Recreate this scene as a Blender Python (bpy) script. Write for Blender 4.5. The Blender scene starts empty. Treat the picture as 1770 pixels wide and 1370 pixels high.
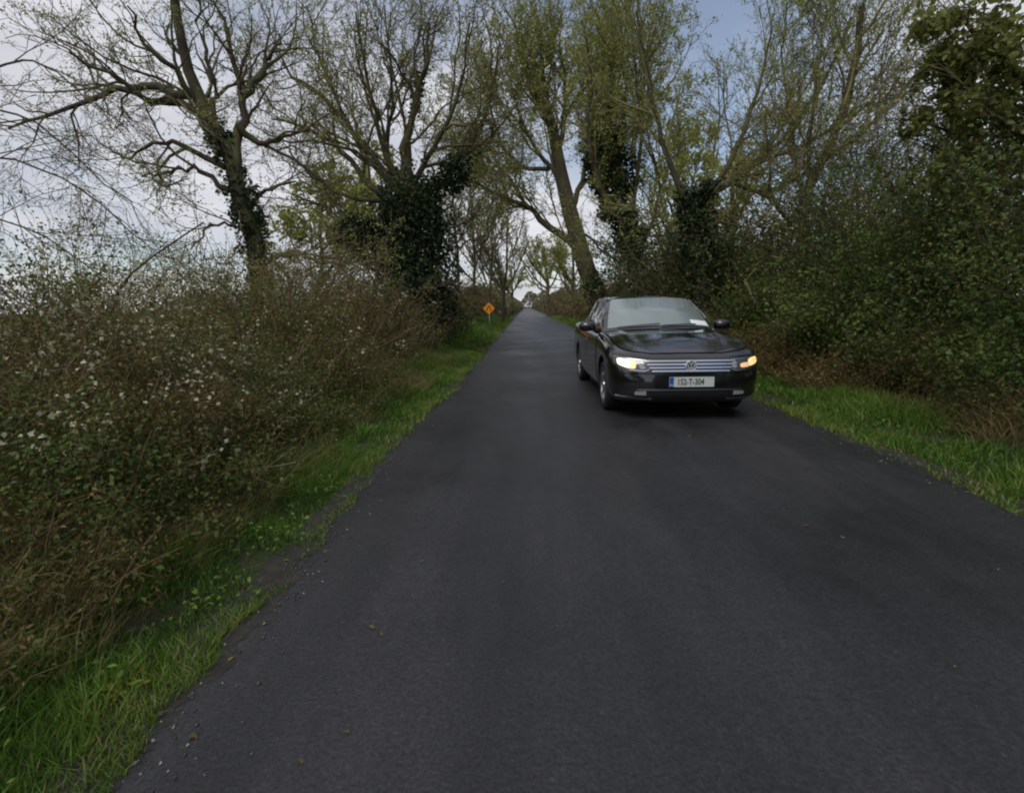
import bpy, bmesh, math, random
import numpy as np
from mathutils import Vector, Matrix, Euler

scene = bpy.context.scene
COL = scene.collection
R = math.radians

# ------------------------------------------------------------------ camera
PW, PH, F = 1770.0, 1370.0, 912.0          # photograph size and focal length in its pixels
CAM_H = 1.37
cam_d = bpy.data.cameras.new('camera')
cam_d.sensor_width = 36.0
cam_d.lens = 36.0 * F / PW
cam_d.clip_start = 0.05
cam_d.clip_end = 4000.0
cam = bpy.data.objects.new('camera', cam_d)
COL.objects.link(cam)
cam.location = (0, 0, CAM_H)
CAM_M = Matrix.Rotation(R(1.70), 3, 'Z') @ Matrix.Rotation(R(90 - 9.65), 3, 'X') @ Matrix.Rotation(R(-0.8), 3, 'Z')
cam.rotation_euler = CAM_M.to_euler()
scene.camera = cam

# ------------------------------------------------------------------ sky and sun
SUN_EL, SUN_AZ = 52.0, 205.0               # azimuth clockwise from +Y
world = bpy.data.worlds.new('World')
scene.world = world
world.use_nodes = True
nt = world.node_tree
nt.nodes.clear()
wn, wl = nt.nodes.new, nt.links.new
w_out = wn('ShaderNodeOutputWorld')
w_bg = wn('ShaderNodeBackground')
w_bg.inputs['Strength'].default_value = 0.12
sky = wn('ShaderNodeTexSky')
sky.sky_type = 'NISHITA'
sky.sun_disc = False
sky.sun_elevation = R(SUN_EL)
sky.sun_rotation = R(SUN_AZ)
sky.air_density = 1.0
sky.dust_density = 0.6
tc = wn('ShaderNodeTexCoord')
sep = wn('ShaderNodeSeparateXYZ'); wl(tc.outputs['Generated'], sep.inputs[0])
def wmath(op, a, b=None):
    n = wn('ShaderNodeMath'); n.operation = op
    for i, v in enumerate((a, b)):
        if v is None: continue
        if isinstance(v, (int, float)): n.inputs[i].default_value = v
        else: wl(v, n.inputs[i])
    return n.outputs[0]
zc = wmath('ADD', wmath('MAXIMUM', sep.outputs[2], 0.0), 0.22)
comb = wn('ShaderNodeCombineXYZ')
wl(wmath('DIVIDE', sep.outputs[0], zc), comb.inputs[0])
wl(wmath('DIVIDE', sep.outputs[1], zc), comb.inputs[1])
def wnoise(scale, detail, rough, off):
    mp = wn('ShaderNodeMapping'); mp.inputs['Location'].default_value = off
    wl(comb.outputs[0], mp.inputs[0])
    n = wn('ShaderNodeTexNoise'); n.inputs['Scale'].default_value = scale
    n.inputs['Detail'].default_value = detail; n.inputs['Roughness'].default_value = rough
    wl(mp.outputs[0], n.inputs['Vector'])
    return n.outputs['Fac']
def wramp(fac, stops):
    r = wn('ShaderNodeValToRGB')
    els = r.color_ramp.elements
    while len(els) < len(stops): els.new(0.5)
    for e, (p, c) in zip(els, stops): e.position = p; e.color = (*c, 1)
    wl(fac, r.inputs[0])
    return r.outputs[0]
cover = wramp(wnoise(0.62, 5, 0.55, (-19.2, 4.63, 0)), [(0.39, (0.22, 0.22, 0.22)), (0.55, (0.96, 0.96, 0.96))])
low = wn('ShaderNodeMapRange'); low.inputs['From Min'].default_value = 0.09; low.inputs['From Max'].default_value = 0.02   # cloud banks overlap towards the horizon
wl(sep.outputs[2], low.inputs['Value'])
cover = wmath('MAXIMUM', cover, low.outputs[0])
cloud = wramp(wnoise(1.1, 6, 0.55, (1.2, 7.7, 0)), [(0.27, (4.0, 4.05, 4.6)), (0.5, (5.8, 5.85, 6.3)), (0.75, (8.0, 8.0, 8.2))])
w_mix = wn('ShaderNodeMixRGB')
wl(cover, w_mix.inputs[0]); wl(sky.outputs[0], w_mix.inputs[1]); wl(cloud, w_mix.inputs[2])
wl(w_mix.outputs[0], w_bg.inputs[0])
wl(w_bg.outputs[0], w_out.inputs[0])

sun_d = bpy.data.lights.new('sun', 'SUN')
sun_d.energy = 1.5
sun_d.angle = R(30)
sun_d.color = (1.0, 0.97, 0.92)
sun = bpy.data.objects.new('sun', sun_d)
COL.objects.link(sun)
az, el = R(SUN_AZ), R(SUN_EL)
sdir = Vector((math.sin(az) * math.cos(el), math.cos(az) * math.cos(el), math.sin(el)))
sun.rotation_euler = sdir.to_track_quat('Z', 'Y').to_euler()
sun.location = (0, 0, 30)

vs = scene.view_settings
vs.view_transform = 'Standard'
vs.look = 'None'
vs.exposure = 0.0
vs.gamma = 1.0
vs.use_curve_mapping = False
scene.cycles.filter_width = 2.1
scene.cycles.use_denoising = True
scene.cycles.max_bounces = 6
scene.cycles.diffuse_bounces = 3
scene.cycles.glossy_bounces = 3
scene.cycles.transmission_bounces = 3
scene.cycles.transparent_max_bounces = 4

# ------------------------------------------------------------------ helpers
def P(px, py, Y):
    """A point of the place, Y metres down the road, seen at photograph pixel (px, py)."""
    d = CAM_M @ Vector(((px - PW / 2) / F, -(py - PH / 2) / F, -1.0))
    k = Y / d.y
    return (d.x * k, Y, CAM_H + d.z * k)

def tag(o, label=None, cat=None, group=None, kind=None):
    if label: o['label'] = label
    if cat: o['category'] = cat
    if group: o['group'] = group
    if kind: o['kind'] = kind
    return o

def empty(name, loc=(0, 0, 0), rz=0.0):
    o = bpy.data.objects.new(name, None)
    o.empty_display_size = 0.2
    o.location = loc
    o.rotation_euler = (0, 0, rz)
    COL.objects.link(o)
    return o

def link(name, me, mat=None, parent=None):
    o = bpy.data.objects.new(name, me)
    COL.objects.link(o)
    if mat is not None and not me.materials:
        me.materials.append(mat)
    if parent is not None:
        o.parent = parent
    return o

def np_mesh(name, verts, faces, tint=None, smooth=False):
    """verts (N,3); faces: one array (M,k) or a list of arrays of different k."""
    me = bpy.data.meshes.new(name)
    verts = np.ascontiguousarray(verts, dtype=np.float32).reshape(-1, 3)
    if not isinstance(faces, (list, tuple)): faces = [faces]
    faces = [np.ascontiguousarray(f, dtype=np.int32) for f in faces if len(f)]
    loops = np.concatenate([f.ravel() for f in faces])
    tot = np.concatenate([np.full(len(f), f.shape[1], np.int32) for f in faces])
    start = np.concatenate([[0], np.cumsum(tot)[:-1]]).astype(np.int32)
    me.vertices.add(len(verts)); me.vertices.foreach_set('co', verts.ravel())
    me.loops.add(len(loops)); me.loops.foreach_set('vertex_index', loops)
    me.polygons.add(len(tot))
    me.polygons.foreach_set('loop_start', start)
    me.polygons.foreach_set('loop_total', tot)
    if smooth: me.polygons.foreach_set('use_smooth', np.ones(len(tot), dtype=bool))
    if tint is not None:
        a = me.attributes.new('tint', 'FLOAT', 'POINT')
        a.data.foreach_set('value', np.ascontiguousarray(tint, dtype=np.float32))
    me.update(calc_edges=True)
    return me

def bm_obj(name, bm, mat, parent=None, smooth=False):
    me = bpy.data.meshes.new(name)
    bmesh.ops.recalc_face_normals(bm, faces=bm.faces)
    bm.to_mesh(me); bm.free()
    if smooth:
        for p in me.polygons: p.use_smooth = True
    return link(name, me, mat, parent)

def unit(a):
    return a / np.maximum(np.linalg.norm(a, axis=-1, keepdims=True), 1e-9)

# ---- tubes: branches of equal point counts and sides are built together
class Wood:
    def __init__(self): self.g = {}
    def add(self, pts, radii, sides):
        self.g.setdefault((len(pts), sides), []).append((pts, radii))
    def mesh(self, name):
        V, Fc, base = [], [], 0
        for (n, k), items in self.g.items():
            Pn = np.array([i[0] for i in items], dtype=np.float64)
            Rn = np.array([i[1] for i in items], dtype=np.float64)
            B = len(items)
            T = np.empty_like(Pn)
            T[:, 1:-1] = Pn[:, 2:] - Pn[:, :-2]; T[:, 0] = Pn[:, 1] - Pn[:, 0]; T[:, -1] = Pn[:, -1] - Pn[:, -2]
            T = unit(T)
            ref = np.where(np.abs(T[:, :1, 2:3]) > 0.9, np.array([1.0, 0, 0]), np.array([0, 0, 1.0]))
            ref = np.broadcast_to(ref, T.shape)
            U = unit(np.cross(T, ref)); W = np.cross(T, U)
            ang = np.arange(k) * 2 * math.pi / k
            ring = Pn[:, :, None, :] + Rn[:, :, None, None] * (np.cos(ang)[None, None, :, None] * U[:, :, None, :] + np.sin(ang)[None, None, :, None] * W[:, :, None, :])
            V.append(ring.reshape(-1, 3))
            b = base + (np.arange(B) * n * k)[:, None, None] + (np.arange(n - 1) * k)[None, :, None]
            j = np.arange(k)[None, None, :]; j2 = (j + 1) % k
            f = np.stack([b + j, b + j2, b + k + j2, b + k + j], -1).reshape(-1, 4)
            Fc.append(f)
            base += B * n * k
        return np_mesh(name, np.concatenate(V), np.concatenate(Fc), smooth=True)

def smooth_path(pts, n, rng=None, jit=0.0):
    """Catmull-Rom through 3-D points, n samples."""
    p = np.array(pts, dtype=np.float64)
    p = np.vstack([2 * p[0] - p[1], p, 2 * p[-1] - p[-2]])
    m = len(p) - 3
    out = []
    for i in range(n):
        u = i / (n - 1) * m
        k = min(int(u), m - 1); t = u - k
        a, b, c, d = p[k], p[k + 1], p[k + 2], p[k + 3]
        q = 0.5 * ((2 * b) + (c - a) * t + (2 * a - 5 * b + 4 * c - d) * t * t + (3 * b - a - 3 * c + d) * t ** 3)
        if rng and jit and 0 < i < n - 1:
            q = q + np.array([rng.gauss(0, jit), rng.gauss(0, jit), rng.gauss(0, jit)])
        out.append(tuple(q))
    return out

def sprout(rng, parent, prad, level, spec, wood, tips):
    """Grow the next level of branches along a parent path."""
    if level >= len(spec): return
    s = spec[level]
    n = len(parent)
    L = sum(math.dist(parent[i], parent[i + 1]) for i in range(n - 1))
    cnt = max(1, int(L / s['gap'] * rng.uniform(0.8, 1.2)))
    for c in range(cnt):
        u = s.get('t0', 0.2) + (1 - s.get('t0', 0.2)) * (c + rng.random()) / cnt
        u = min(u, 0.999) * (n - 1)
        i = int(u); t = u - i
        a, b = parent[i], parent[i + 1]
        x, y, z = (a[0] + (b[0] - a[0]) * t, a[1] + (b[1] - a[1]) * t, a[2] + (b[2] - a[2]) * t)
        d0 = math.dist(a, b) or 1e-6
        tx, ty, tz = (b[0] - a[0]) / d0, (b[1] - a[1]) / d0, (b[2] - a[2]) / d0
        # random perpendicular
        rx, ry, rz = rng.gauss(0, 1), rng.gauss(0, 1), rng.gauss(0, 1)
        dt = rx * tx + ry * ty + rz * tz
        rx, ry, rz = rx - dt * tx, ry - dt * ty, rz - dt * tz
        m = math.sqrt(rx * rx + ry * ry + rz * rz) or 1e-6
        an = R(rng.uniform(*s['ang']))
        ca, sa = math.cos(an), math.sin(an) / m
        dx, dy, dz = tx * ca + rx * sa, ty * ca + ry * sa, tz * ca + rz * sa
        fr = u / (n - 1)
        ln = s['len'] * rng.uniform(0.55, 1.25) * (1.15 - 0.6 * fr)
        npt = s['n']
        step = ln / (npt - 1)
        pr = prad[i] + (prad[i + 1] - prad[i]) * t
        r0 = max(s['rmin'], min(pr * 0.65, s['r'] * rng.uniform(0.7, 1.2)))
        pts, rad = [(x, y, z)], [r0]
        wd, up = s['wander'], s['up']
        for k in range(1, npt):
            dx += rng.gauss(0, wd); dy += rng.gauss(0, wd); dz += rng.gauss(0, wd) + up
            m = math.sqrt(dx * dx + dy * dy + dz * dz) or 1e-6
            dx, dy, dz = dx / m, dy / m, dz / m
            x, y, z = x + dx * step, y + dy * step, z + dz * step
            if z < 0.1: z = 0.1
            pts.append((x, y, z)); rad.append(max(s['rmin'] * 0.55, r0 * (1 - 0.75 * k / (npt - 1))))
        wood.add(pts, rad, s.get('sides', 3))
        if level >= len(spec) - 2: tips.append(pts)
        sprout(rng, pts, rad, level + 1, spec, wood, tips)

# ---- leaves
def leaf_mesh(name, C, size, nrng, aspect=0.55, fold=0.25, six=False, upbias=0.4, tint=None):
    N = len(C)
    C = np.asarray(C, dtype=np.float64)
    size = np.broadcast_to(np.asarray(size, dtype=np.float64), (N,)) * nrng.uniform(0.6, 1.35, N)
    nrm = nrng.normal(size=(N, 3)); nrm[:, 2] += upbias * 2; nrm = unit(nrm)
    a = unit(np.cross(nrm, nrng.normal(size=(N, 3)))); b = np.cross(nrm, a)
    L = size[:, None]; W = L * aspect
    fo = nrm * L * fold
    if six:
        v = np.stack([C - a * L * .5, C - a * L * .18 + b * W * .48 + fo * .6, C + a * L * .2 + b * W * .36 + fo * .4,
                      C + a * L * .5 - fo * .3, C + a * L * .2 - b * W * .36 + fo * .4, C - a * L * .18 - b * W * .48 + fo * .6], 1)
        i = (np.arange(N) * 6)[:, None]
        f = np.concatenate([i + np.array([0, 3, 2, 1]), i + np.array([0, 5, 4, 3])])
        k = 6
    else:
        v = np.stack([C - a * L * .5, C + b * W * .5 + fo, C + a * L * .5, C - b * W * .5 + fo], 1)
        i = (np.arange(N) * 4)[:, None]
        f = np.concatenate([i + np.array([0, 2, 1]), i + np.array([0, 3, 2])])
        k = 4
    if tint is None:
        sc = 1.0 / max(0.12, float(np.mean(size)) * 9)
        q = C * sc
        ph = nrng.uniform(0, 6.28, 6)
        pn = (np.sin(q[:, 0] * 2.1 + ph[0] + np.sin(q[:, 1] * 1.7 + ph[1])) + np.sin(q[:, 1] * 2.6 + ph[2] + np.sin(q[:, 2] * 2.2 + ph[3])) + np.sin(q[:, 2] * 2.9 + ph[4] + q[:, 0] * .9)) / 3
        tint = np.clip(nrng.random(N) * .55 + .22 + .38 * pn, 0, 1)
    return np_mesh(name, v.reshape(-1, 3), f, np.repeat(tint, k))

def along(paths, count, nrng, jit, t0=0.25, end=False):
    """Random points on branch paths."""
    A = {}
    for p in paths: A.setdefault(len(p), []).append(p)
    tot = sum(len(v) for v in A.values())
    out = []
    for n, v in A.items():
        arr = np.array(v)
        m = max(1, int(count * len(v) / tot))
        idx = nrng.integers(0, len(v), m)
        u = (t0 + (1 - t0) * (nrng.random(m) ** (0.6 if end else 1.0))) * (n - 1) * 0.9999
        i = u.astype(int); t = (u - i)[:, None]
        q = arr[idx, i] * (1 - t) + arr[idx, i + 1] * t
        out.append(q + nrng.normal(scale=jit, size=(m, 3)))
    return np.concatenate(out)

def grass_mesh(name, base, h, w, nrng, tint=None, lean=0.5):
    N = len(base)
    h = h * nrng.uniform(0.5, 1.3, N); w = w * nrng.uniform(0.6, 1.3, N)
    th = nrng.uniform(0, 2 * math.pi, N)
    s = np.stack([np.cos(th), np.sin(th), np.zeros(N)], 1)
    th2 = nrng.uniform(0, 2 * math.pi, N); ln = nrng.uniform(0.1, 1.0, N) * lean
    d = np.stack([np.cos(th2) * ln, np.sin(th2) * ln, np.ones(N)], 1)
    mid = base + d * (h * .5)[:, None]
    d2 = d.copy(); d2[:, :2] *= 2.2; d2[:, 2] = 0.75
    tip = mid + d2 * (h * .5)[:, None]
    sw = s * (w * .5)[:, None]
    v = np.stack([base - sw, base + sw, mid + sw * .75, mid - sw * .75, tip], 1).reshape(-1, 3)
    i = (np.arange(N) * 5)[:, None]
    if tint is None: tint = nrng.random(N)
    return np_mesh(name, v, [i + np.array([0, 1, 2, 3]), i + np.array([3, 2, 4])], np.repeat(tint, 5))

# ------------------------------------------------------------------ materials
def new_mat(name):
    m = bpy.data.materials.new(name)
    m.use_nodes = True
    n = m.node_tree
    n.nodes.clear()
    out = n.nodes.new('ShaderNodeOutputMaterial')
    b = n.nodes.new('ShaderNodeBsdfPrincipled')
    n.links.new(b.outputs[0], out.inputs[0])
    return m, n, b, out

def ramp_node(n, fac, stops):
    r = n.nodes.new('ShaderNodeValToRGB')
    e = r.color_ramp.elements
    while len(e) < len(stops): e.new(0.5)
    for x, (p, c) in zip(e, stops): x.position = p; x.color = (*c, 1)
    n.links.new(fac, r.inputs[0])
    return r.outputs[0]

def noise_node(n, vec, scale, detail=4, rough=0.55):
    t = n.nodes.new('ShaderNodeTexNoise')
    t.inputs['Scale'].default_value = scale; t.inputs['Detail'].default_value = detail; t.inputs['Roughness'].default_value = rough
    n.links.new(vec, t.inputs['Vector'])
    return t.outputs['Fac']

def plain(name, col, rough=0.5, metal=0.0, spec=0.5, coat=0.0, emit=None, es=0.0, ior=None):
    m, n, b, o = new_mat(name)
    b.inputs['Base Color'].default_value = (*col, 1)
    b.inputs['Roughness'].default_value = rough
    b.inputs['Metallic'].default_value = metal
    b.inputs['Specular IOR Level'].default_value = spec
    b.inputs['Coat Weight'].default_value = coat
    b.inputs['Coat Roughness'].default_value = 0.04
    if ior: b.inputs['IOR'].default_value = ior
    if emit:
        b.inputs['Emission Color'].default_value = (*emit, 1)
        b.inputs['Emission Strength'].default_value = es
    return m

def leafy(name, stops, rough=0.55, trans=0.25, spec=0.35):
    m, n, b, out = new_mat(name)
    at = n.nodes.new('ShaderNodeAttribute'); at.attribute_name = 'tint'
    c = ramp_node(n, at.outputs['Fac'], stops)
    n.links.new(c, b.inputs['Base Color'])
    b.inputs['Roughness'].default_value = rough
    b.inputs['Specular IOR Level'].default_value = spec
    if trans:
        tr = n.nodes.new('ShaderNodeBsdfTranslucent'); n.links.new(c, tr.inputs[0])
        mx = n.nodes.new('ShaderNodeMixShader'); mx.inputs[0].default_value = trans
        n.links.new(b.outputs[0], mx.inputs[1]); n.links.new(tr.outputs[0], mx.inputs[2])
        n.links.new(mx.outputs[0], out.inputs[0])
    return m

def barky(name, stops, scale=3.0, rough=0.85, bump=0.5):
    m, n, b, out = new_mat(name)
    g = n.nodes.new('ShaderNodeNewGeometry')
    f = noise_node(n, g.outputs['Position'], scale, 6, 0.6)
    n.links.new(ramp_node(n, f, stops), b.inputs['Base Color'])
    b.inputs['Roughness'].default_value = rough
    f2 = noise_node(n, g.outputs['Position'], scale * 9, 4, 0.6)
    bp = n.nodes.new('ShaderNodeBump'); bp.inputs['Strength'].default_value = bump; bp.inputs['Distance'].default_value = 0.02
    n.links.new(f2, bp.inputs['Height']); n.links.new(bp.outputs[0], b.inputs['Normal'])
    return m

M = {}
M['bark'] = barky('bark_mossy', [(0.3, (0.032, 0.026, 0.015)), (0.5, (0.062, 0.050, 0.026)), (0.64, (0.085, 0.085, 0.026)), (0.8, (0.13, 0.115, 0.07))], 1.6)
M['twig'] = barky('twig_brown', [(0.3, (0.065, 0.052, 0.026)), (0.55, (0.13, 0.108, 0.05)), (0.75, (0.165, 0.16, 0.06))], 0.8, bump=0.0)
M['twig_olive'] = barky('twig_olive', [(0.3, (0.09, 0.08, 0.03)), (0.55, (0.17, 0.158, 0.055)), (0.75, (0.22, 0.215, 0.07))], 0.5, bump=0.0)
M['hedge_twig'] = barky('hedge_twig', [(0.3, (0.09, 0.060, 0.028)), (0.55, (0.17, 0.115, 0.055)), (0.75, (0.23, 0.17, 0.085))], 0.9, bump=0.0)
M['dead'] = plain('dead_wood', (0.36, 0.31, 0.22), 0.8)
M['ivy'] = leafy('ivy_leaf', [(0, (0.016, 0.030, 0.012)), (0.6, (0.034, 0.056, 0.022)), (0.92, (0.06, 0.085, 0.03)), (1, (0.11, 0.13, 0.05))], 0.55, 0.12, 0.25)
M['bud'] = leafy('bud_leaf', [(0, (0.22, 0.22, 0.05)), (0.5, (0.33, 0.36, 0.075)), (1, (0.46, 0.48, 0.16))], 0.6, 0.4)
M['green'] = leafy('hedge_leaf', [(0, (0.038, 0.064, 0.014)), (0.45, (0.074, 0.118, 0.023)), (0.8, (0.12, 0.165, 0.034)), (1, (0.20, 0.225, 0.06))], 0.6, 0.25, 0.25)
M['olive'] = leafy('olive_leaf', [(0, (0.08, 0.09, 0.02)), (0.5, (0.18, 0.20, 0.045)), (1, (0.36, 0.38, 0.12))], 0.5, 0.4)
M['brown'] = leafy('dead_leaf', [(0, (0.074, 0.050, 0.018)), (0.5, (0.158, 0.112, 0.038)), (1, (0.27, 0.205, 0.08))], 0.8, 0.25, 0.2)
M['blossom'] = leafy('blossom', [(0, (0.44, 0.40, 0.27)), (1, (0.72, 0.67, 0.50))], 0.6, 0.35)
M['grass'] = leafy('grass_blade', [(0, (0.050, 0.11, 0.016)), (0.5, (0.105, 0.215, 0.026)), (0.85, (0.20, 0.30, 0.045)), (0.93, (0.25, 0.24, 0.07)), (1, (0.34, 0.30, 0.12))], 0.5, 0.35)
M['straw'] = leafy('straw_blade', [(0, (0.085, 0.068, 0.026)), (0.5, (0.18, 0.135, 0.05)), (1, (0.34, 0.27, 0.13))], 0.7, 0.3)
M['far'] = leafy('far_leaf', [(0, (0.09, 0.085, 0.042)), (0.5, (0.17, 0.15, 0.075)), (1, (0.26, 0.25, 0.11))], 0.7, 0.35)

# ------------------------------------------------------------------ ground and road
def wob(y, s):
    return 0.5 * math.sin(y * 0.9 + s) + 0.3 * math.sin(y * 2.3 + 1.7 * s) + 0.2 * math.sin(y * 5.1 + 2.9 * s)
def edge_l(y):
    return float(np.interp(y, [0, 2.0, 4.0, 6.0, 9, 14, 30, 120], [-1.36, -1.36, -1.35, -1.44, -1.35, -1.36, -1.42, -1.5])) + 0.075 * wob(y, 0.4) + 0.022 * math.sin(y * 11.3) + 0.018 * math.sin(y * 17.9 + 1)
def edge_r(y):
    return float(np.interp(y, [0, 4, 8, 14, 30, 120], [3.34, 3.33, 3.32, 3.2, 3.0, 2.9])) + 0.07 * wob(y, 2.1) + 0.022 * math.sin(y * 10.1 + 2) + 0.018 * math.sin(y * 16.7)
EYS = np.arange(-15, 420, 0.1)
EL = np.array([edge_l(y) for y in EYS]); ER = np.array([edge_r(y) for y in EYS])
def el_np(y): return np.interp(y, EYS, EL)
def er_np(y): return np.interp(y, EYS, ER)
def gz_np(x, y):
    x = np.asarray(x, float); y = np.asarray(y, float)
    dl = el_np(y) - x; dr = x - er_np(y)
    zl = np.interp(dl, [-0.3, 0.0, 0.25, 0.7, 1.3, 1.9, 2.6, 3.6, 6], [-0.02, -0.012, 0.035, 0.10, 0.34, 0.66, 0.78, 0.45, 0.12])
    zr = np.interp(dr, [-0.3, 0.0, 0.3, 0.9, 1.5, 2.2, 3.0, 4.5, 7], [-0.02, -0.012, 0.04, 0.10, 0.26, 0.50, 0.65, 0.5, 0.15])
    z = np.where(dl > -0.3, zl, np.where(dr > -0.3, zr, -0.02))
    far = (dl > 0.2) | (dr > 0.2)
    n = 0.03 * np.sin(x * 3.1 + y * 1.3) + 0.025 * np.sin(x * 1.7 - y * 2.9) + 0.02 * np.sin(x * 6.3 + y * 4.7)
    return z + np.where(far, n, 0)

def grid_mesh(name, xs, ys, zf):
    X, Y = np.meshgrid(xs, ys)
    Z = zf(X, Y)
    nx, ny = len(xs), len(ys)
    i = np.arange(nx * ny).reshape(ny, nx)
    f = np.stack([i[:-1, :-1], i[:-1, 1:], i[1:, 1:], i[1:, :-1]], -1).reshape(-1, 4)
    return np_mesh(name, np.stack([X, Y, Z], -1), f, smooth=True)

xs = np.concatenate([[-1800, -600, -200, -80, -40, -20, -14], np.arange(-10, 12.01, 0.22), [14, 18, 26, 45, 90, 200, 600, 1800]])
ys = np.concatenate([[-300, -60, -20], np.arange(-8, 40, 0.3), np.arange(40, 130, 2.0), [140, 170, 220, 300, 400, 600, 1000, 1900]])
gm, n, b, out = new_mat('soil_and_turf')
g = n.nodes.new('ShaderNodeNewGeometry')
f1 = noise_node(n, g.outputs['Position'], 1.3, 6, 0.6)
c1 = ramp_node(n, f1, [(0.3, (0.022, 0.02, 0.010)), (0.5, (0.045, 0.042, 0.016)), (0.68, (0.045, 0.075, 0.018)), (0.85, (0.08, 0.06, 0.03))])
n.links.new(c1, b.inputs['Base Color']); b.inputs['Roughness'].default_value = 0.95
f2 = noise_node(n, g.outputs['Position'], 22, 5, 0.65)
bp = n.nodes.new('ShaderNodeBump'); bp.inputs['Strength'].default_value = 0.8; bp.inputs['Distance'].default_value = 0.04
n.links.new(f2, bp.inputs['Height']); n.links.new(bp.outputs[0], b.inputs['Normal'])
ground = link('ground', grid_mesh('ground', xs, ys, gz_np), gm)
tag(ground, kind='structure')

# road: follows the wandering edges, slight crown
rm, n, b, out = new_mat('damp_asphalt')
g = n.nodes.new('ShaderNodeNewGeometry')
sp = n.nodes.new('ShaderNodeSeparateXYZ'); n.links.new(g.outputs['Position'], sp.inputs[0])
mp = n.nodes.new('ShaderNodeMapping'); mp.inputs['Scale'].default_value = (1.0, 0.16, 1.0)
n.links.new(g.outputs['Position'], mp.inputs[0])
streak = noise_node(n, mp.outputs[0], 1.5, 5, 0.6)
patch = noise_node(n, g.outputs['Position'], 0.55, 5, 0.6)
grain = noise_node(n, g.outputs['Position'], 75, 3, 0.7)
chips = n.nodes.new('ShaderNodeTexVoronoi'); chips.inputs['Scale'].default_value = 95
n.links.new(g.outputs['Position'], chips.inputs['Vector'])
cA = ramp_node(n, streak, [(0.28, (0.019, 0.019, 0.020)), (0.50, (0.031, 0.031, 0.033)), (0.74, (0.050, 0.049, 0.052))])
cB = ramp_node(n, patch, [(0.30, (0.58, 0.58, 0.55)), (0.42, (0.85, 0.85, 0.84)), (0.62, (1.08, 1.08, 1.08))])
cC = ramp_node(n, grain, [(0.30, (0.55, 0.55, 0.55)), (0.5, (1.0, 1.0, 1.0)), (0.72, (1.55, 1.55, 1.55))])
cD = ramp_node(n, chips.outputs['Color'], [(0.0, (0.75, 0.75, 0.75)), (0.9, (1.05, 1.05, 1.05)), (1.0, (1.9, 1.9, 1.85))])
def mulc(a, c):
    m_ = n.nodes.new('ShaderNodeMixRGB'); m_.blend_type = 'MULTIPLY'; m_.inputs[0].default_value = 1.0
    n.links.new(a, m_.inputs[1]); n.links.new(c, m_.inputs[2]); return m_.outputs[0]
n.links.new(mulc(mulc(mulc(cA, cB), cC), cD), b.inputs['Base Color'])
rr = ramp_node(n, patch, [(0.3, (0.34, 0.34, 0.34)), (0.45, (0.46, 0.46, 0.46)), (0.7, (0.60, 0.60, 0.60))])
n.links.new(rr, b.inputs['Roughness'])
b.inputs['Specular IOR Level'].default_value = 0.42
bp = n.nodes.new('ShaderNodeBump'); bp.inputs['Strength'].default_value = 0.55; bp.inputs['Distance'].default_value = 0.006
n.links.new(grain, bp.inputs['Height']); n.links.new(bp.outputs[0], b.inputs['Normal'])
ry = np.concatenate([np.arange(-12, 40, 0.12), np.arange(40, 400, 2.0)])
rl = el_np(ry); rr_ = er_np(ry)
jr = np.random.default_rng(5)
rl = rl + jr.normal(0, 0.022, len(ry)); rr_ = rr_ + jr.normal(0, 0.022, len(ry))
us = np.linspace(0, 1, 15)
RX = rl[:, None] * (1 - us) + rr_[:, None] * us
RY = np.repeat(ry[:, None], 15, 1)
RZ = 0.004 + 0.03 * np.broadcast_to(1 - (2 * us - 1) ** 2, RX.shape)
i = np.arange(RX.size).reshape(RX.shape)
fq = np.stack([i[:-1, :-1], i[:-1, 1:], i[1:, 1:], i[1:, :-1]], -1).reshape(-1, 4)
road = link('road', np_mesh('road', np.stack([RX, RY, RZ], -1), fq, smooth=True), rm)
tag(road, kind='structure')

# ------------------------------------------------------------------ the car
PAINT = plain('black_paint', (0.007, 0.006, 0.007), 0.14, 0.0, 0.6, 1.0)
SCREEN = plain('windscreen_glass', (0.28, 0.33, 0.315), 0.05, 0.42, 0.8, 0.2)  # pale part-metal base stands in for the bright sky reflected in the pane
SILVER = plain('badge_silver', (0.62, 0.63, 0.65), 0.3, 0.3)
GLASS = plain('car_glass', (0.035, 0.045, 0.045), 0.03, 0.0, 1.0, 0.6, ior=1.75)
BLACK = plain('black_plastic', (0.012, 0.012, 0.013), 0.55)
CHROME = plain('chrome', (0.62, 0.64, 0.66), 0.14, 1.0)
RIM = plain('rim_alloy', (0.42, 0.42, 0.43), 0.32, 1.0)
RUBBER = plain('tyre_rubber', (0.014, 0.014, 0.015), 0.8)
WHITE = plain('plate_white', (0.56, 0.59, 0.56), 0.4)
BLUE = plain('plate_blue', (0.01, 0.09, 0.36), 0.4)
INK = plain('plate_ink', (0.02, 0.02, 0.022), 0.5)
PAPER = plain('paper', (0.85, 0.9, 0.86), 0.6)
LENS = plain('lamp_lens', (0.30, 0.30, 0.29), 0.08, 0.0, 0.8, 1.0)
LAMP_ON = plain('lamp_lit_white', (0.9, 0.85, 0.7), 0.3, emit=(1.0, 0.80, 0.46), es=1.7)
LAMP_AMBER = plain('lamp_lit_amber', (0.9, 0.6, 0.3), 0.3, emit=(1.0, 0.62, 0.22), es=.85)
LAMP_DIM = plain('lamp_lit_glow', (0.9, 0.6, 0.3), 0.3, emit=(1.0, 0.58, 0.22), es=0.45)

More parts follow.
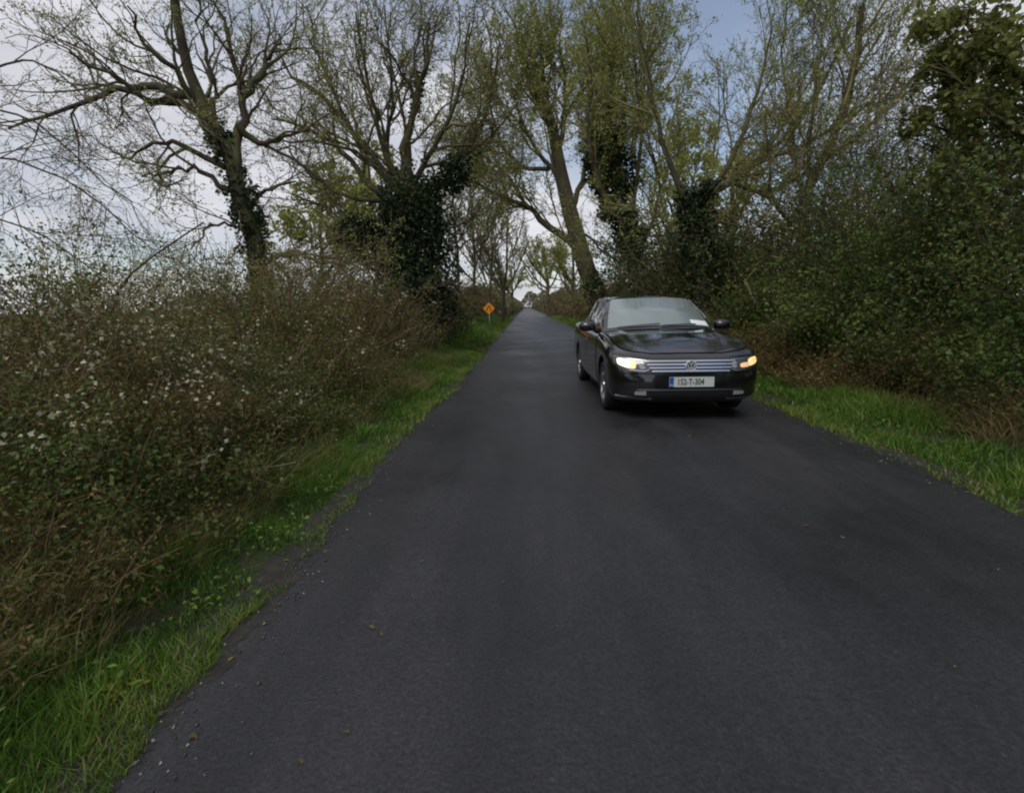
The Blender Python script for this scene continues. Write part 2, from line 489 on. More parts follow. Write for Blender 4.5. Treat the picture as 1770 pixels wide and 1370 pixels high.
def build_car():
    root = empty('car', (1.83, 8.38, 0.034), R(0.7))
    root.scale = (.965, 1, 1)
    tag(root, 'black saloon car driving towards the viewer with lit headlights', 'car')
    ZB, PE = 0.19, 3.9
    def ztop(y): return float(np.interp(y, [-2.385, -2.2, -1.9, -1.5, -1.1, -0.5, 0.5, 1.3, 2.0, 2.385], [0.735, 0.782, 0.862, 0.925, 0.962, 0.965, 0.985, 1.01, 1.03, 1.02]))
    def wv(v): return float(np.interp(v, [0, .08, .2, .4, .55, .72, .80, .9, .96, 1], [.80, .865, .898, .912, .918, .914, .916, .898, .878, .835]))
    def yf(v): return float(np.interp(v, [0, .06, .2, .45, .7, .85, .95, 1], [-2.20, -2.30, -2.365, -2.385, -2.365, -2.335, -2.30, -2.235]))
    def yr(v): return float(np.interp(v, [0, .1, .4, .6, .8, .95, 1], [2.22, 2.33, 2.385, 2.375, 2.34, 2.30, 2.25]))
    DF, DR = 0.60, 0.5
    def half(v):
        w = wv(v); out = []
        for k in range(15):
            t = k / 15 * math.pi / 2
            out.append((w * math.sin(t) ** (2 / PE), yf(v) + DF * (1 - math.cos(t) ** (2 / PE))))
        y0, y1 = yf(v) + DF, yr(v) - DR
        for k in range(31):
            out.append((w, y0 + (y1 - y0) * k / 30))
        for k in range(1, 13):
            t = (1 - k / 12) * math.pi / 2
            out.append((w * math.sin(t) ** (2 / PE), yr(v) - DR * (1 - math.cos(t) ** (2 / PE))))
        return out
    vsl = [0, .04, .08, .14, .2, .3, .4, .5, .6, .68, .74, .80, .85, .9, .94, .97, 1.0]
    bm = bmesh.new()
    rings = []
    for v in vsl:
        h = half(v)
        pts = h + [(-x, y) for x, y in h[-2:0:-1]]
        rings.append([bm.verts.new((x, y, ZB + (ztop(y) - ZB) * v)) for x, y in pts])
    N = len(rings[0])
    for a, b2 in zip(rings[:-1], rings[1:]):
        for k in range(N):
            bm.faces.new((a[k], a[(k + 1) % N], b2[(k + 1) % N], b2[k]))
    nh = len(half(0))
    def crown(y): return float(np.interp(y, [-2.24, -2.1, -1.8, -1.2, -0.6, 1.6, 2.25], [0.0, 0.022, 0.040, 0.052, 0.055, 0.05, 0.0]))
    def cap(ring, crowned):
        MS = 11
        prev = [ring[0]]
        for k in range(1, nh - 1):
            rv, lv = ring[k], ring[N - k]
            cur = [rv]
            for m in range(1, MS):
                s = 1 - 2 * m / MS
                z = rv.co.z + (crown(rv.co.y) * (1 - s * s) if crowned else 0)
                cur.append(bm.verts.new((rv.co.x * s, rv.co.y, z)))
            cur.append(lv)
            if len(prev) == 1:
                for m in range(MS): bm.faces.new((prev[0], cur[m], cur[m + 1]))
            else:
                for m in range(MS): bm.faces.new((prev[m], prev[m + 1], cur[m + 1], cur[m]))
            prev = cur
        last = ring[nh - 1]
        for m in range(MS): bm.faces.new((prev[m], prev[m + 1], last))
    cap(rings[-1], True); cap(rings[0], False)
    body = bm_obj('body', bm, PAINT, root, True)
    body.data.materials.append(BLACK)
    WY = (-1.515, 1.275)
    bm = bmesh.new()
    for wy in WY:
        for sx in (-1, 1):
            bmesh.ops.create_cone(bm, cap_ends=True, segments=40, radius1=0.372, radius2=0.372, depth=0.62,
                                  matrix=Matrix.Translation((sx * 0.90, wy, 0.335)) @ Matrix.Rotation(math.pi / 2, 4, 'Y'))
    cut = bm_obj('cutter', bm, BLACK)
    cut.data.materials.clear(); cut.data.materials.append(PAINT); cut.data.materials.append(BLACK)
    for p in cut.data.polygons: p.material_index = 1
    md = body.modifiers.new('arches', 'BOOLEAN'); md.operation = 'DIFFERENCE'; md.object = cut; md.solver = 'EXACT'
    cut.parent = root
    bpy.context.view_layer.update()
    dg = bpy.context.evaluated_depsgraph_get()
    me = bpy.data.meshes.new_from_object(body.evaluated_get(dg))
    body.modifiers.clear(); body.data = me
    bpy.data.objects.remove(cut)
    for p in me.polygons: p.use_smooth = True
    me.set_sharp_from_angle(angle=R(38))

    # surface samplers
    def front_pt(x, z):
        y = -2.33
        for _ in range(5):
            v = min(max((z - ZB) / (ztop(y) - ZB), 0), 1)
            q = min(abs(x) / wv(v), 0.9995)
            y = yf(v) + DF * (1 - (1 - q ** PE) ** (1 / PE))
        return Vector((x, y, z))
    def side_pt(sx):
        def f(y, v): return Vector((sx * wv(v), y, ZB + (ztop(y) - ZB) * v))
        return f
    def hood_pt(s, y):
        q0 = min(max((y - yf(1)) / DF, 0), 1)
        xr = wv(1) * (1 - (1 - q0) ** PE) ** (1 / PE)
        z = ztop(y) + crown(y) * (1 - s * s)
        z += 0.018 * max(0, 1 - abs(abs(s) - 0.74) / 0.13) * min(1, (y - yf(1)) * 3)
        return Vector((xr * s, y, z))
    def lerp(a, b2, t): return Vector(a) * (1 - t) + Vector(b2) * t
    def curve3(pts):
        ts = [p[0] for p in pts]
        return lambda t: Vector([float(np.interp(t, ts, [p[1][k] for p in pts])) for k in range(3)])
    ws_c = curve3([(0, (0, -1.17, 1.02)), (.5, (0, -.79, 1.262)), (1, (0, -.34, 1.452))])
    ws_e = curve3([(0, (.80, -.90, .97)), (.5, (.728, -.57, 1.205)), (1, (.62, -.20, 1.422))])
    rf_c = curve3([(0, (0, -.34, 1.452)), (.25, (0, 0, 1.478)), (.5, (0, .45, 1.485)), (.8, (0, 1.0, 1.455)), (1, (0, 1.34, 1.41))])
    rf_e = curve3([(0, (.62, -.20, 1.422)), (.25, (.645, .1, 1.442)), (.5, (.65, .45, 1.448)), (.8, (.62, .95, 1.415)), (1, (.59, 1.24, 1.37))])
    rw_c = curve3([(0, (0, 1.34, 1.41)), (.5, (0, 1.65, 1.27)), (1, (0, 1.95, 1.075))])
    rw_e = curve3([(0, (.59, 1.24, 1.37)), (.5, (.64, 1.56, 1.22)), (1, (.70, 1.88, 1.04))])
    belt = curve3([(0, (.80, -.90, .97)), (.3, (.825, -.1, .985)), (.6, (.82, .8, 1.0)), (1, (.70, 1.88, 1.04))])
    rail = curve3([(0, (.80, -.90, .97)), (.12, (.728, -.57, 1.205)), (.26, (.62, -.20, 1.422)), (.36, (.645, .1, 1.442)), (.5, (.65, .45, 1.448)), (.68, (.62, .95, 1.415)), (.78, (.59, 1.24, 1.37)), (.9, (.64, 1.56, 1.22)), (1, (.70, 1.88, 1.04))])
    def span(c, e, pw):
        def f(s, t):
            C, E = c(t), e(t); k = abs(s) ** pw
            return Vector((E.x * s, C.y + (E.y - C.y) * k, C.z + (E.z - C.z) * k))
        return f
    WS, RF, RW = span(ws_c, ws_e, 2.6), span(rf_c, rf_e, 3.0), span(rw_c, rw_e, 2.2)
    def SD(sx):
        def f(t, s):
            a, b2 = belt(t), rail(t)
            p = a * (1 - s) + b2 * s
            p.x += 0.022 * math.sin(math.pi * s)
            return Vector((sx * p.x, p.y, p.z))
        return f
    def grid(fn, a, b2):
        return [[fn(u, w) for w in b2] for u in a]
    def add_grid(bm, G):
        vv = [[bm.verts.new(p) for p in r] for r in G]
        for r0, r1 in zip(vv[:-1], vv[1:]):
            for k in range(len(r0) - 1):
                if len({tuple(np.round(x.co, 6)) for x in (r0[k], r0[k + 1], r1[k + 1], r1[k])}) >= 3:
                    bm.faces.new((r0[k], r0[k + 1], r1[k + 1], r1[k]))
    lin = lambda a, b2, k: [a + (b2 - a) * i / k for i in range(k + 1)]
    bm = bmesh.new()
    add_grid(bm, grid(WS, lin(-1, 1, 16), lin(0, 1, 8)))
    add_grid(bm, grid(RF, lin(-1, 1, 16), lin(0, 1, 12)))
    add_grid(bm, grid(RW, lin(-1, 1, 16), lin(0, 1, 6)))
    for sx in (-1, 1): add_grid(bm, grid(SD(sx), lin(0, 1, 30), lin(0, 1, 8)))
    bmesh.ops.remove_doubles(bm, verts=bm.verts, dist=0.004)
    roof = bm_obj('roof', bm, PAINT, root, True)
    roof.data.set_sharp_from_angle(angle=R(34))

    def panel(name, fn, A, B2, off, mat, parent, depth=0.012, outward=None, mask=None):
        """A shell patch on a surface: raised by off, with an edge running back into the body."""
        e = 1e-3
        cen = Vector((0, 0, 0.75))
        O, I = [], []
        for u in A:
            ro, ri = [], []
            for w in B2:
                uu, ww = (u, w) if mask is None else mask(u, w)
                p = fn(uu, ww)
                nn = (fn(uu + e, ww) - fn(uu - e, ww)).cross(fn(uu, ww + e) - fn(uu, ww - e))
                nn = nn.normalized() if nn.length > 1e-12 else Vector((0, -1, 0))
                ref = outward or (p - cen)
                if nn.dot(ref) < 0: nn = -nn
                ro.append(p + nn * off); ri.append(p - nn * depth)
            O.append(ro); I.append(ri)
        bm = bmesh.new()
        vo = [[bm.verts.new(p) for p in r] for r in O]
        for r0, r1 in zip(vo[:-1], vo[1:]):
            for k in range(len(r0) - 1): bm.faces.new((r0[k], r0[k + 1], r1[k + 1], r1[k]))
        na, nb = len(A), len(B2)
        loop = [(0, k) for k in range(nb)] + [(k, nb - 1) for k in range(1, na)] + [(na - 1, k) for k in range(nb - 2, -1, -1)] + [(k, 0) for k in range(na - 2, 0, -1)]
        lo = [bm.verts.new(O[a][c]) for a, c in loop]; li = [bm.verts.new(I[a][c]) for a, c in loop]
        for k in range(len(loop)):
            k2 = (k + 1) % len(loop)
            bm.faces.new((lo[k], lo[k2], li[k2], li[k]))
        bmesh.ops.remove_doubles(bm, verts=bm.verts, dist=1e-5)
        o = bm_obj(name, bm, mat, parent, True)
        o.data.set_sharp_from_angle(angle=R(40))
        return o
    up = Vector((0, -0.3, 1))
    SEAM = plain('shut_line', (.002, .002, .002), .9, 0, .1)
    panel('bonnet_gap', hood_pt, lin(-.985, .985, 40), lin(-2.232, -1.17, 16), 0.004, SEAM, root, outward=up)
    panel('bonnet', hood_pt, lin(-.965, .965, 40), lin(-2.222, -1.20, 16), 0.009, PAINT, root, outward=up)
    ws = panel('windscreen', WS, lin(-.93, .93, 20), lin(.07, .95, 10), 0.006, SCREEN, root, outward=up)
    panel('windscreen_paper', WS, lin(.55, .90, 5), lin(.10, .23, 3), 0.009, PAPER, ws, outward=up)
    for s0, s1 in ((-.78, -.05), (-.02, .62)):
        bm = bmesh.new()
        pr = None
        for k in range(9):
            u = k / 8
            p = WS(s0 + (s1 - s0) * u, .045 + .05 * u) + Vector((0, -.008, .016))
            q = [bm.verts.new(p + Vector(d)) for d in ((0, -.006, -.004), (0, .006, -.004), (0, 0, .009))]
            if pr:
                for m in range(3): bm.faces.new((pr[m], pr[(m + 1) % 3], q[(m + 1) % 3], q[m]))
            pr = q
        bm_obj('wiper', bm, BLACK, root)
    panel('rear_window', RW, lin(-.9, .9, 12), lin(.08, .92, 6), 0.005, GLASS, root)
    for sx in (-1, 1):
        s_out = Vector((sx, 0, 0.3))
        def gm(lo, hi):
            return lin(lo, hi, 10)
        panel('side_window', SD(sx), gm(.10, .47), lin(.10, .90, 6), 0.005, GLASS, root, outward=s_out)
        panel('side_window', SD(sx), gm(.50, .82), lin(.10, .90, 6), 0.005, GLASS, root, outward=s_out)
        panel('window_trim', SD(sx), lin(.09, .84, 26), lin(.925, .96, 1), 0.010, CHROME, root, outward=s_out)
        panel('window_trim', SD(sx), lin(.06, .84, 20), lin(.02, .06, 1), 0.010, CHROME, root, outward=s_out)
        sp_ = side_pt(sx)
        for y0, y1 in ((-.98, .115), (.142, .885)):
            panel('door_gap', sp_, lin(y0 - .012, y1 + .012, 10), [.085, .2, .32, .45, .58, .70, .76, .80, .86, .92, .975], 0.003, SEAM, root, outward=Vector((sx, 0, 0)))
            d = panel('door', sp_, lin(y0, y1, 10), [.10, .2, .32, .45, .58, .70, .76, .80, .86, .92, .965], 0.006, PAINT, root, outward=Vector((sx, 0, 0)))
            bm = bmesh.new()
            bmesh.ops.create_cube(bm, size=1, matrix=Matrix.Translation((sx * .925, y1 - .16, .83)) @ Matrix.Diagonal((.022, .19, .026, 1)))
            bmesh.ops.bevel(bm, geom=bm.edges[:], offset=.008, segments=2, affect='EDGES')
            bm_obj('door_handle', bm, PAINT, d, True)
        panel('sill', sp_, lin(-1.13, .89, 8), [.015, .04, .07, .09], 0.010, BLACK, root, outward=Vector((sx, 0, 0)))
        # mirrors
        bm = bmesh.new()
        bmesh.ops.create_icosphere(bm, subdivisions=3, radius=1)
        for v in bm.verts:
            c = v.co.copy()
            c.x = math.copysign(abs(c.x) ** .75, c.x) * .125; c.z = math.copysign(abs(c.z) ** .75, c.z) * .075
            c.y = (c.y * .10 if c.y < 0 else c.y * .03)
            c.z += 0.15 * c.x * sx * -0.3
            v.co = c + Vector((sx * 1.0, -.66, 1.045))
        mir = bm_obj('wing_mirror', bm, PAINT, root, True)
        bm = bmesh.new()
        bmesh.ops.create_cone(bm, cap_ends=True, segments=10, radius1=.045, radius2=.03, depth=.16,
                              matrix=Matrix.Translation((sx * .86, -.63, .985)) @ Matrix.Rotation(sx * R(62), 4, 'Y'))
        bm_obj('mirror_stalk', bm, BLACK, mir, True)
        bm = bmesh.new()
        bmesh.ops.create_cone(bm, cap_ends=True, segments=20, radius1=1, radius2=1, depth=.006, matrix=Matrix.Translation((sx * 1.0, -.628, 1.045)) @ Matrix.Diagonal((.10, 1, .055, 1)) @ Matrix.Rotation(math.pi / 2, 4, 'X'))
        bm_obj('mirror_glass', bm, CHROME, mir)

    fo = Vector((0, -1, 0.15))
    # grille: black field, four chrome slats, badge
    def gmask(x, z):
        k = (z - .572) / .150
        return x * (0.455 + 0.105 * k) / 0.56, z
    gr = panel('grille', front_pt, lin(-.56, .56, 28), lin(.572, .720, 6), 0.004, BLACK, root, outward=fo, mask=gmask)
    for zc_ in (.586, .622, .658, .694):
        k = (zc_ - .572) / .150; hw = 0.445 + 0.105 * k
        panel('grille_slat', front_pt, lin(-hw, hw, 26), [zc_ - .009, zc_ + .009], 0.016, CHROME, gr, outward=fo)
    # badge: ring with a V over a W
    by, bz = front_pt(0, .645).y - .026, .645
    bm = bmesh.new()
    bmesh.ops.create_cone(bm, cap_ends=True, segments=32, radius1=.066, radius2=.066, depth=.02, matrix=Matrix.Translation((0, by + .006, bz)) @ Matrix.Rotation(math.pi / 2, 4, 'X'))
    badge = bm_obj('badge', bm, plain('badge_field', (.10, .10, .105), .3, .6), gr)
    bm = bmesh.new()
    nseg, nt_ = 32, 6
    vv = [[bm.verts.new(((.061 + .008 * math.cos(b_ * 2 * math.pi / nt_)) * math.cos(a_ * 2 * math.pi / nseg), by - .006 + .006 * math.sin(b_ * 2 * math.pi / nt_),
                         bz + (.061 + .008 * math.cos(b_ * 2 * math.pi / nt_)) * math.sin(a_ * 2 * math.pi / nseg))) for b_ in range(nt_)] for a_ in range(nseg)]
    for a_ in range(nseg):
        for b_ in range(nt_):
            bm.faces.new((vv[a_][b_], vv[(a_ + 1) % nseg][b_], vv[(a_ + 1) % nseg][(b_ + 1) % nt_], vv[a_][(b_ + 1) % nt_]))
    bm_obj('badge_ring', bm, SILVER, badge, True)
    def stroke(bm, p, q, w=.012):
        p, q = Vector((p[0], 0, p[1])), Vector((q[0], 0, q[1]))
        d = (q - p).normalized(); s_ = Vector((d.z, 0, -d.x)) * w * .5
        c = [p - s_, p + s_, q + s_, q - s_]
        lo = [bm.verts.new((x.x, by - .004, bz + x.z)) for x in c]; hi = [bm.verts.new((x.x, by - .011, bz + x.z)) for x in c]
        bm.faces.new(hi)
        for k in range(4): bm.faces.new((lo[k], lo[(k + 1) % 4], hi[(k + 1) % 4], hi[k]))
    for nm, pts in (('badge_letter', [(-.024, .053), (0, .008), (.024, .053)]), ('badge_letter', [(-.047, .034), (-.020, -.048), (0, -.006), (.020, -.048), (.047, .034)])):
        bm = bmesh.new()
        for p, q in zip(pts[:-1], pts[1:]): stroke(bm, p, q)
        bm_obj(nm, bm, SILVER, badge)
    # headlamps
    for sx in (-1, 1):
        def hm(u, k, sx=sx):        # u 0 inner .. 1 outer, k 0 bottom .. 1 top
            x = .475 + .395 * u
            zl = float(np.interp(u, [0, .15, .6, 1], [.600, .578, .592, .655]))
            zt = float(np.interp(u, [0, .5, 1], [.708, .728, .752]))
            return sx * x, zl + (zt - zl) * k
        lamp = panel('headlight', lambda u, k: front_pt(*hm(u, k)), lin(0, 1, 16), lin(0, 1, 6), 0.006, plain('lamp_case', (.05, .05, .052), .12, 0, .8, 1.0), root, outward=fo)
        def sub(name, u0, u1, k0, k1, mat, off):
            return panel(name, lambda u, k: front_pt(*hm(u, k)), lin(u0, u1, 8), lin(k0, k1, 5), off, mat, lamp, outward=fo, depth=.002)
        def disc(name, u, k, rad, mat, off):
            return panel(name, lambda r_, a_: front_pt(*[hm(u, k)[0] + rad * max(r_, .01) * math.cos(a_), hm(u, k)[1] + rad * max(r_, .01) * math.sin(a_)]),
                         lin(.02, 1, 3), lin(0, 2 * math.pi, 16), off, mat, lamp, outward=fo, depth=.002)
        sub('lamp_trim', .02, .97, .91, .97, RIM, .010)
        sub('lamp_trim', .02, .60, .03, .09, CHROME, .010)
        def oval(name, u0, u1, k0, k1, mat, off):
            uc, ur, kc, kr = (u0 + u1) / 2, (u1 - u0) / 2, (k0 + k1) / 2, (k1 - k0) / 2
            def sq(c): return math.copysign(abs(c) ** .6, c)
            return panel(name, lambda r_, a_: front_pt(*hm(uc + ur * max(r_, .01) * sq(math.cos(a_)), kc + kr * max(r_, .01) * sq(math.sin(a_)))),
                         lin(.02, 1, 3), lin(0, 2 * math.pi, 28), off, mat, lamp, outward=fo, depth=.002)
        if sx < 0:
            oval('lamp_reflector', .55, .90, .18, .84, LAMP_ON, .013)
            oval('lamp_reflector', .40, .62, .18, .80, LAMP_AMBER, .010)
            disc('lamp_projector', .21, .5, .040, LENS, .012)
        else:
            oval('lamp_reflector', .58, .91, .22, .84, LAMP_AMBER, .012)
            oval('lamp_reflector', .30, .60, .22, .58, LAMP_DIM, .010)
            disc('lamp_projector', .12, .5, .035, LENS, .012)
        # lower bumper: fog lamp and its chrome line
        def fm(u, k, sx=sx):
            return sx * (.50 + .26 * u), .305 + .062 * k * (1 - .55 * u) + .012 * u
        panel('fog_lamp_recess', lambda u, k: front_pt(*fm(u, k)), lin(-.1, 1.25, 8), lin(-.35, 1.25, 4), .004, BLACK, root, outward=fo)
        panel('fog_lamp', lambda u, k: front_pt(*fm(u, k)), lin(.05, .55, 6), lin(.1, .95, 4), .010, LENS, root, outward=fo)
        panel('bumper_trim', lambda u, k: front_pt(sx * (.44 + .40 * u), .262 + .014 * k + .02 * u), lin(0, 1, 8), [0, 1], .012, CHROME, root, outward=fo)
    panel('bumper_gap', front_pt, lin(-.80, .80, 30), [.556, .564], .004, SEAM, root, outward=fo)
    panel('bumper_trim', front_pt, lin(-.62, .62, 24), [.368, .385], .012, CHROME, root, outward=fo)
    panel('lower_intake', front_pt, lin(-.46, .46, 16), lin(.225, .358, 4), .005, BLACK, root, outward=fo)
    panel('plate_recess', front_pt, lin(-.42, .42, 16), lin(.392, .548, 4), .003, plain('gloss_black', (.006, .006, .007), .15), root, outward=fo)
    # number plate
    py = front_pt(0, .47).y - .035
    def rbox(name, x0, x1, z0, z1, y, th, mat, parent):
        bm = bmesh.new()
        bmesh.ops.create_cube(bm, size=1, matrix=Matrix.Translation(((x0 + x1) / 2, y, (z0 + z1) / 2)) @ Matrix.Diagonal((x1 - x0, th, z1 - z0, 1)))
        return bm_obj(name, bm, mat, parent)
    plate = rbox('number_plate', -.26, .26, .414, .526, py, .012, WHITE, root)
    rbox('plate_band', -.258, -.212, .416, .524, py - .008, .003, BLUE, plate)
    def text(body_s, size, loc, mat, parent, name, sxs=1.0):
        cu = bpy.data.curves.new(name, 'FONT'); cu.body = body_s; cu.size = size; cu.extrude = .001
        cu.align_x = 'CENTER'; cu.align_y = 'CENTER'; cu.offset = size * .012
        ob = bpy.data.objects.new(name, cu); COL.objects.link(ob)
        bpy.context.view_layer.update()
        me = bpy.data.meshes.new_from_object(ob.evaluated_get(bpy.context.evaluated_depsgraph_get()))
        bpy.data.objects.remove(ob)
        me.transform(Matrix.Translation(loc) @ Matrix.Diagonal((sxs, 1, 1, 1)) @ Matrix.Rotation(math.pi / 2, 4, 'X'))
        me.materials.clear()
        return link(name, me, mat, parent)
    text('152-T-304', .098, (-.015, py - .0085, .468), INK, plate, 'plate_lettering', .76)
    text('IRL', .026, (-.235, py - .0115, .435), WHITE, plate, 'plate_lettering')
    # wheels
    def lathe(prof, seg):
        bm = bmesh.new()
        rows = [[bm.verts.new((x, r * math.cos(a), r * math.sin(a))) for a in [2 * math.pi * k / seg for k in range(seg)]] for x, r in prof]
        for a_, b_ in zip(rows[:-1], rows[1:]):
            for k in range(seg): bm.faces.new((a_[k], a_[(k + 1) % seg], b_[(k + 1) % seg], b_[k]))
        return bm
    for wy in WY:
        for sx in (-1, 1):
            w = empty('wheel', (sx * .79, wy, .318), 0 if sx > 0 else math.pi); w.parent = root
            bm_obj('tyre', lathe([(-.10, .235), (-.108, .26), (-.10, .30), (-.08, .316), (0, .318), (.08, .316), (.10, .30), (.108, .26), (.10, .235)], 44), RUBBER, w, True)
            bm = lathe([(-.09, .236), (.098, .238), (.104, .226), (.092, .214), (.03, .205), (.0, .19)], 44)
            rim = bm_obj('rim', bm, RIM, w, True)
            bm = bmesh.new()
            for k in range(5):
                for da in (-.17, .17):
                    a_ = k * 2 * math.pi / 5 + da
                    m_ = Matrix.Rotation(a_, 4, 'X')
                    r_ = bmesh.ops.create_cube(bm, size=1, matrix=m_ @ Matrix.Translation((.078, 0, .135)) @ Matrix.Diagonal((.026, .036, .19, 1)))
            bmesh.ops.create_cone(bm, cap_ends=True, segments=20, radius1=.062, radius2=.05, depth=.05, matrix=Matrix.Translation((.078, 0, 0)) @ Matrix.Rotation(math.pi / 2, 4, 'Y'))
            bm_obj('spoke_star', bm, RIM, rim)
            bm = bmesh.new()
            bmesh.ops.create_cone(bm, cap_ends=True, segments=32, radius1=.205, radius2=.205, depth=.02, matrix=Matrix.Translation((.02, 0, 0)) @ Matrix.Rotation(math.pi / 2, 4, 'Y'))
            bm_obj('brake_disc', bm, plain('brake', (.05, .05, .05), .5, .7), w)
    return root
build_car()

# ------------------------------------------------------------------ warning sign
def build_sign():
    c = P(845, 533, 27.0)
    gz = float(gz_np(c[0], 27.0))
    root = empty('warning_sign', (c[0], 27.0, gz), R(-3))
    tag(root, 'orange diamond road warning sign on a grey post in the left verge', 'sign')
    zc_ = c[2] - gz
    bm = bmesh.new()
    bmesh.ops.create_cone(bm, cap_ends=True, segments=12, radius1=.032, radius2=.032, depth=zc_ + .55, matrix=Matrix.Translation((0.02, .045, (zc_ + .3) / 2 - .12)))
    bm_obj('post', bm, plain('galvanised', (.30, .31, .32), .5, .6), root, True)
    def diamond(name, r, y, th, mat, parent):
        bm = bmesh.new()
        bmesh.ops.create_cube(bm, size=1, matrix=Matrix.Translation((0, y, zc_)) @ Matrix.Rotation(R(45), 4, 'Y') @ Matrix.Diagonal((r * 1.414, th, r * 1.414, 1)))
        return bm_obj(name, bm, mat, parent)
    K = plain('sign_black', (.02, .02, .02), .6)
    O_ = plain('sign_orange', (.75, .28, .012), .45)
    pl = diamond('sign_plate', .335, 0, .006, K, root)
    diamond('sign_face', .308, -.005, .004, O_, pl)
    def bar(pts, w):
        bm = bmesh.new()
        for p, q in zip(pts[:-1], pts[1:]):
            p, q = Vector((p[0], 0, p[1])), Vector((q[0], 0, q[1]))
            d = (q - p).normalized(); s_ = Vector((d.z, 0, -d.x)) * w * .5
            cs = [p - s_, p + s_, q + s_, q - s_]
            bm.faces.new([bm.verts.new((x.x, -.0095, zc_ + x.z)) for x in cs])
            bm.faces.new([bm.verts.new((x.x, -.0078, zc_ + x.z)) for x in cs])
        bm_obj('sign_symbol', bm, K, pl)
    bar([(-.10, -.13), (-.10, -.03), (-.035, .06), (-.035, .15)], .045)
    bar([(.10, -.13), (.10, -.03), (.035, .06), (.035, .15)], .045)
build_sign()

# ------------------------------------------------------------------ trees
def spec_for(Y, size, up=0.10, dens=1.0):
    k = Y * 0.00050
    return [
        dict(gap=0.62 * size / dens, ang=(14, 46), len=2.6 * size, n=7, r=0.042 * size, rmin=k * 2.1, wander=0.14, up=up * 1.2, sides=4, t0=0.12),
        dict(gap=0.42 * size / dens, ang=(20, 55), len=1.35 * size, n=6, r=0.020 * size, rmin=k * 1.4, wander=0.17, up=up, sides=3, t0=0.12),
        dict(gap=0.27 * size / dens, ang=(22, 60), len=0.72 * size, n=4, r=0.010 * size, rmin=k * 1.0, wander=0.20, up=up, sides=3, t0=0.10),
        dict(gap=0.21 * size / dens, ang=(22, 60), len=0.40 * size, n=3, r=0.006 * size, rmin=k * 0.8, wander=0.2, up=up * 0.8, sides=3, t0=0.10),
    ]

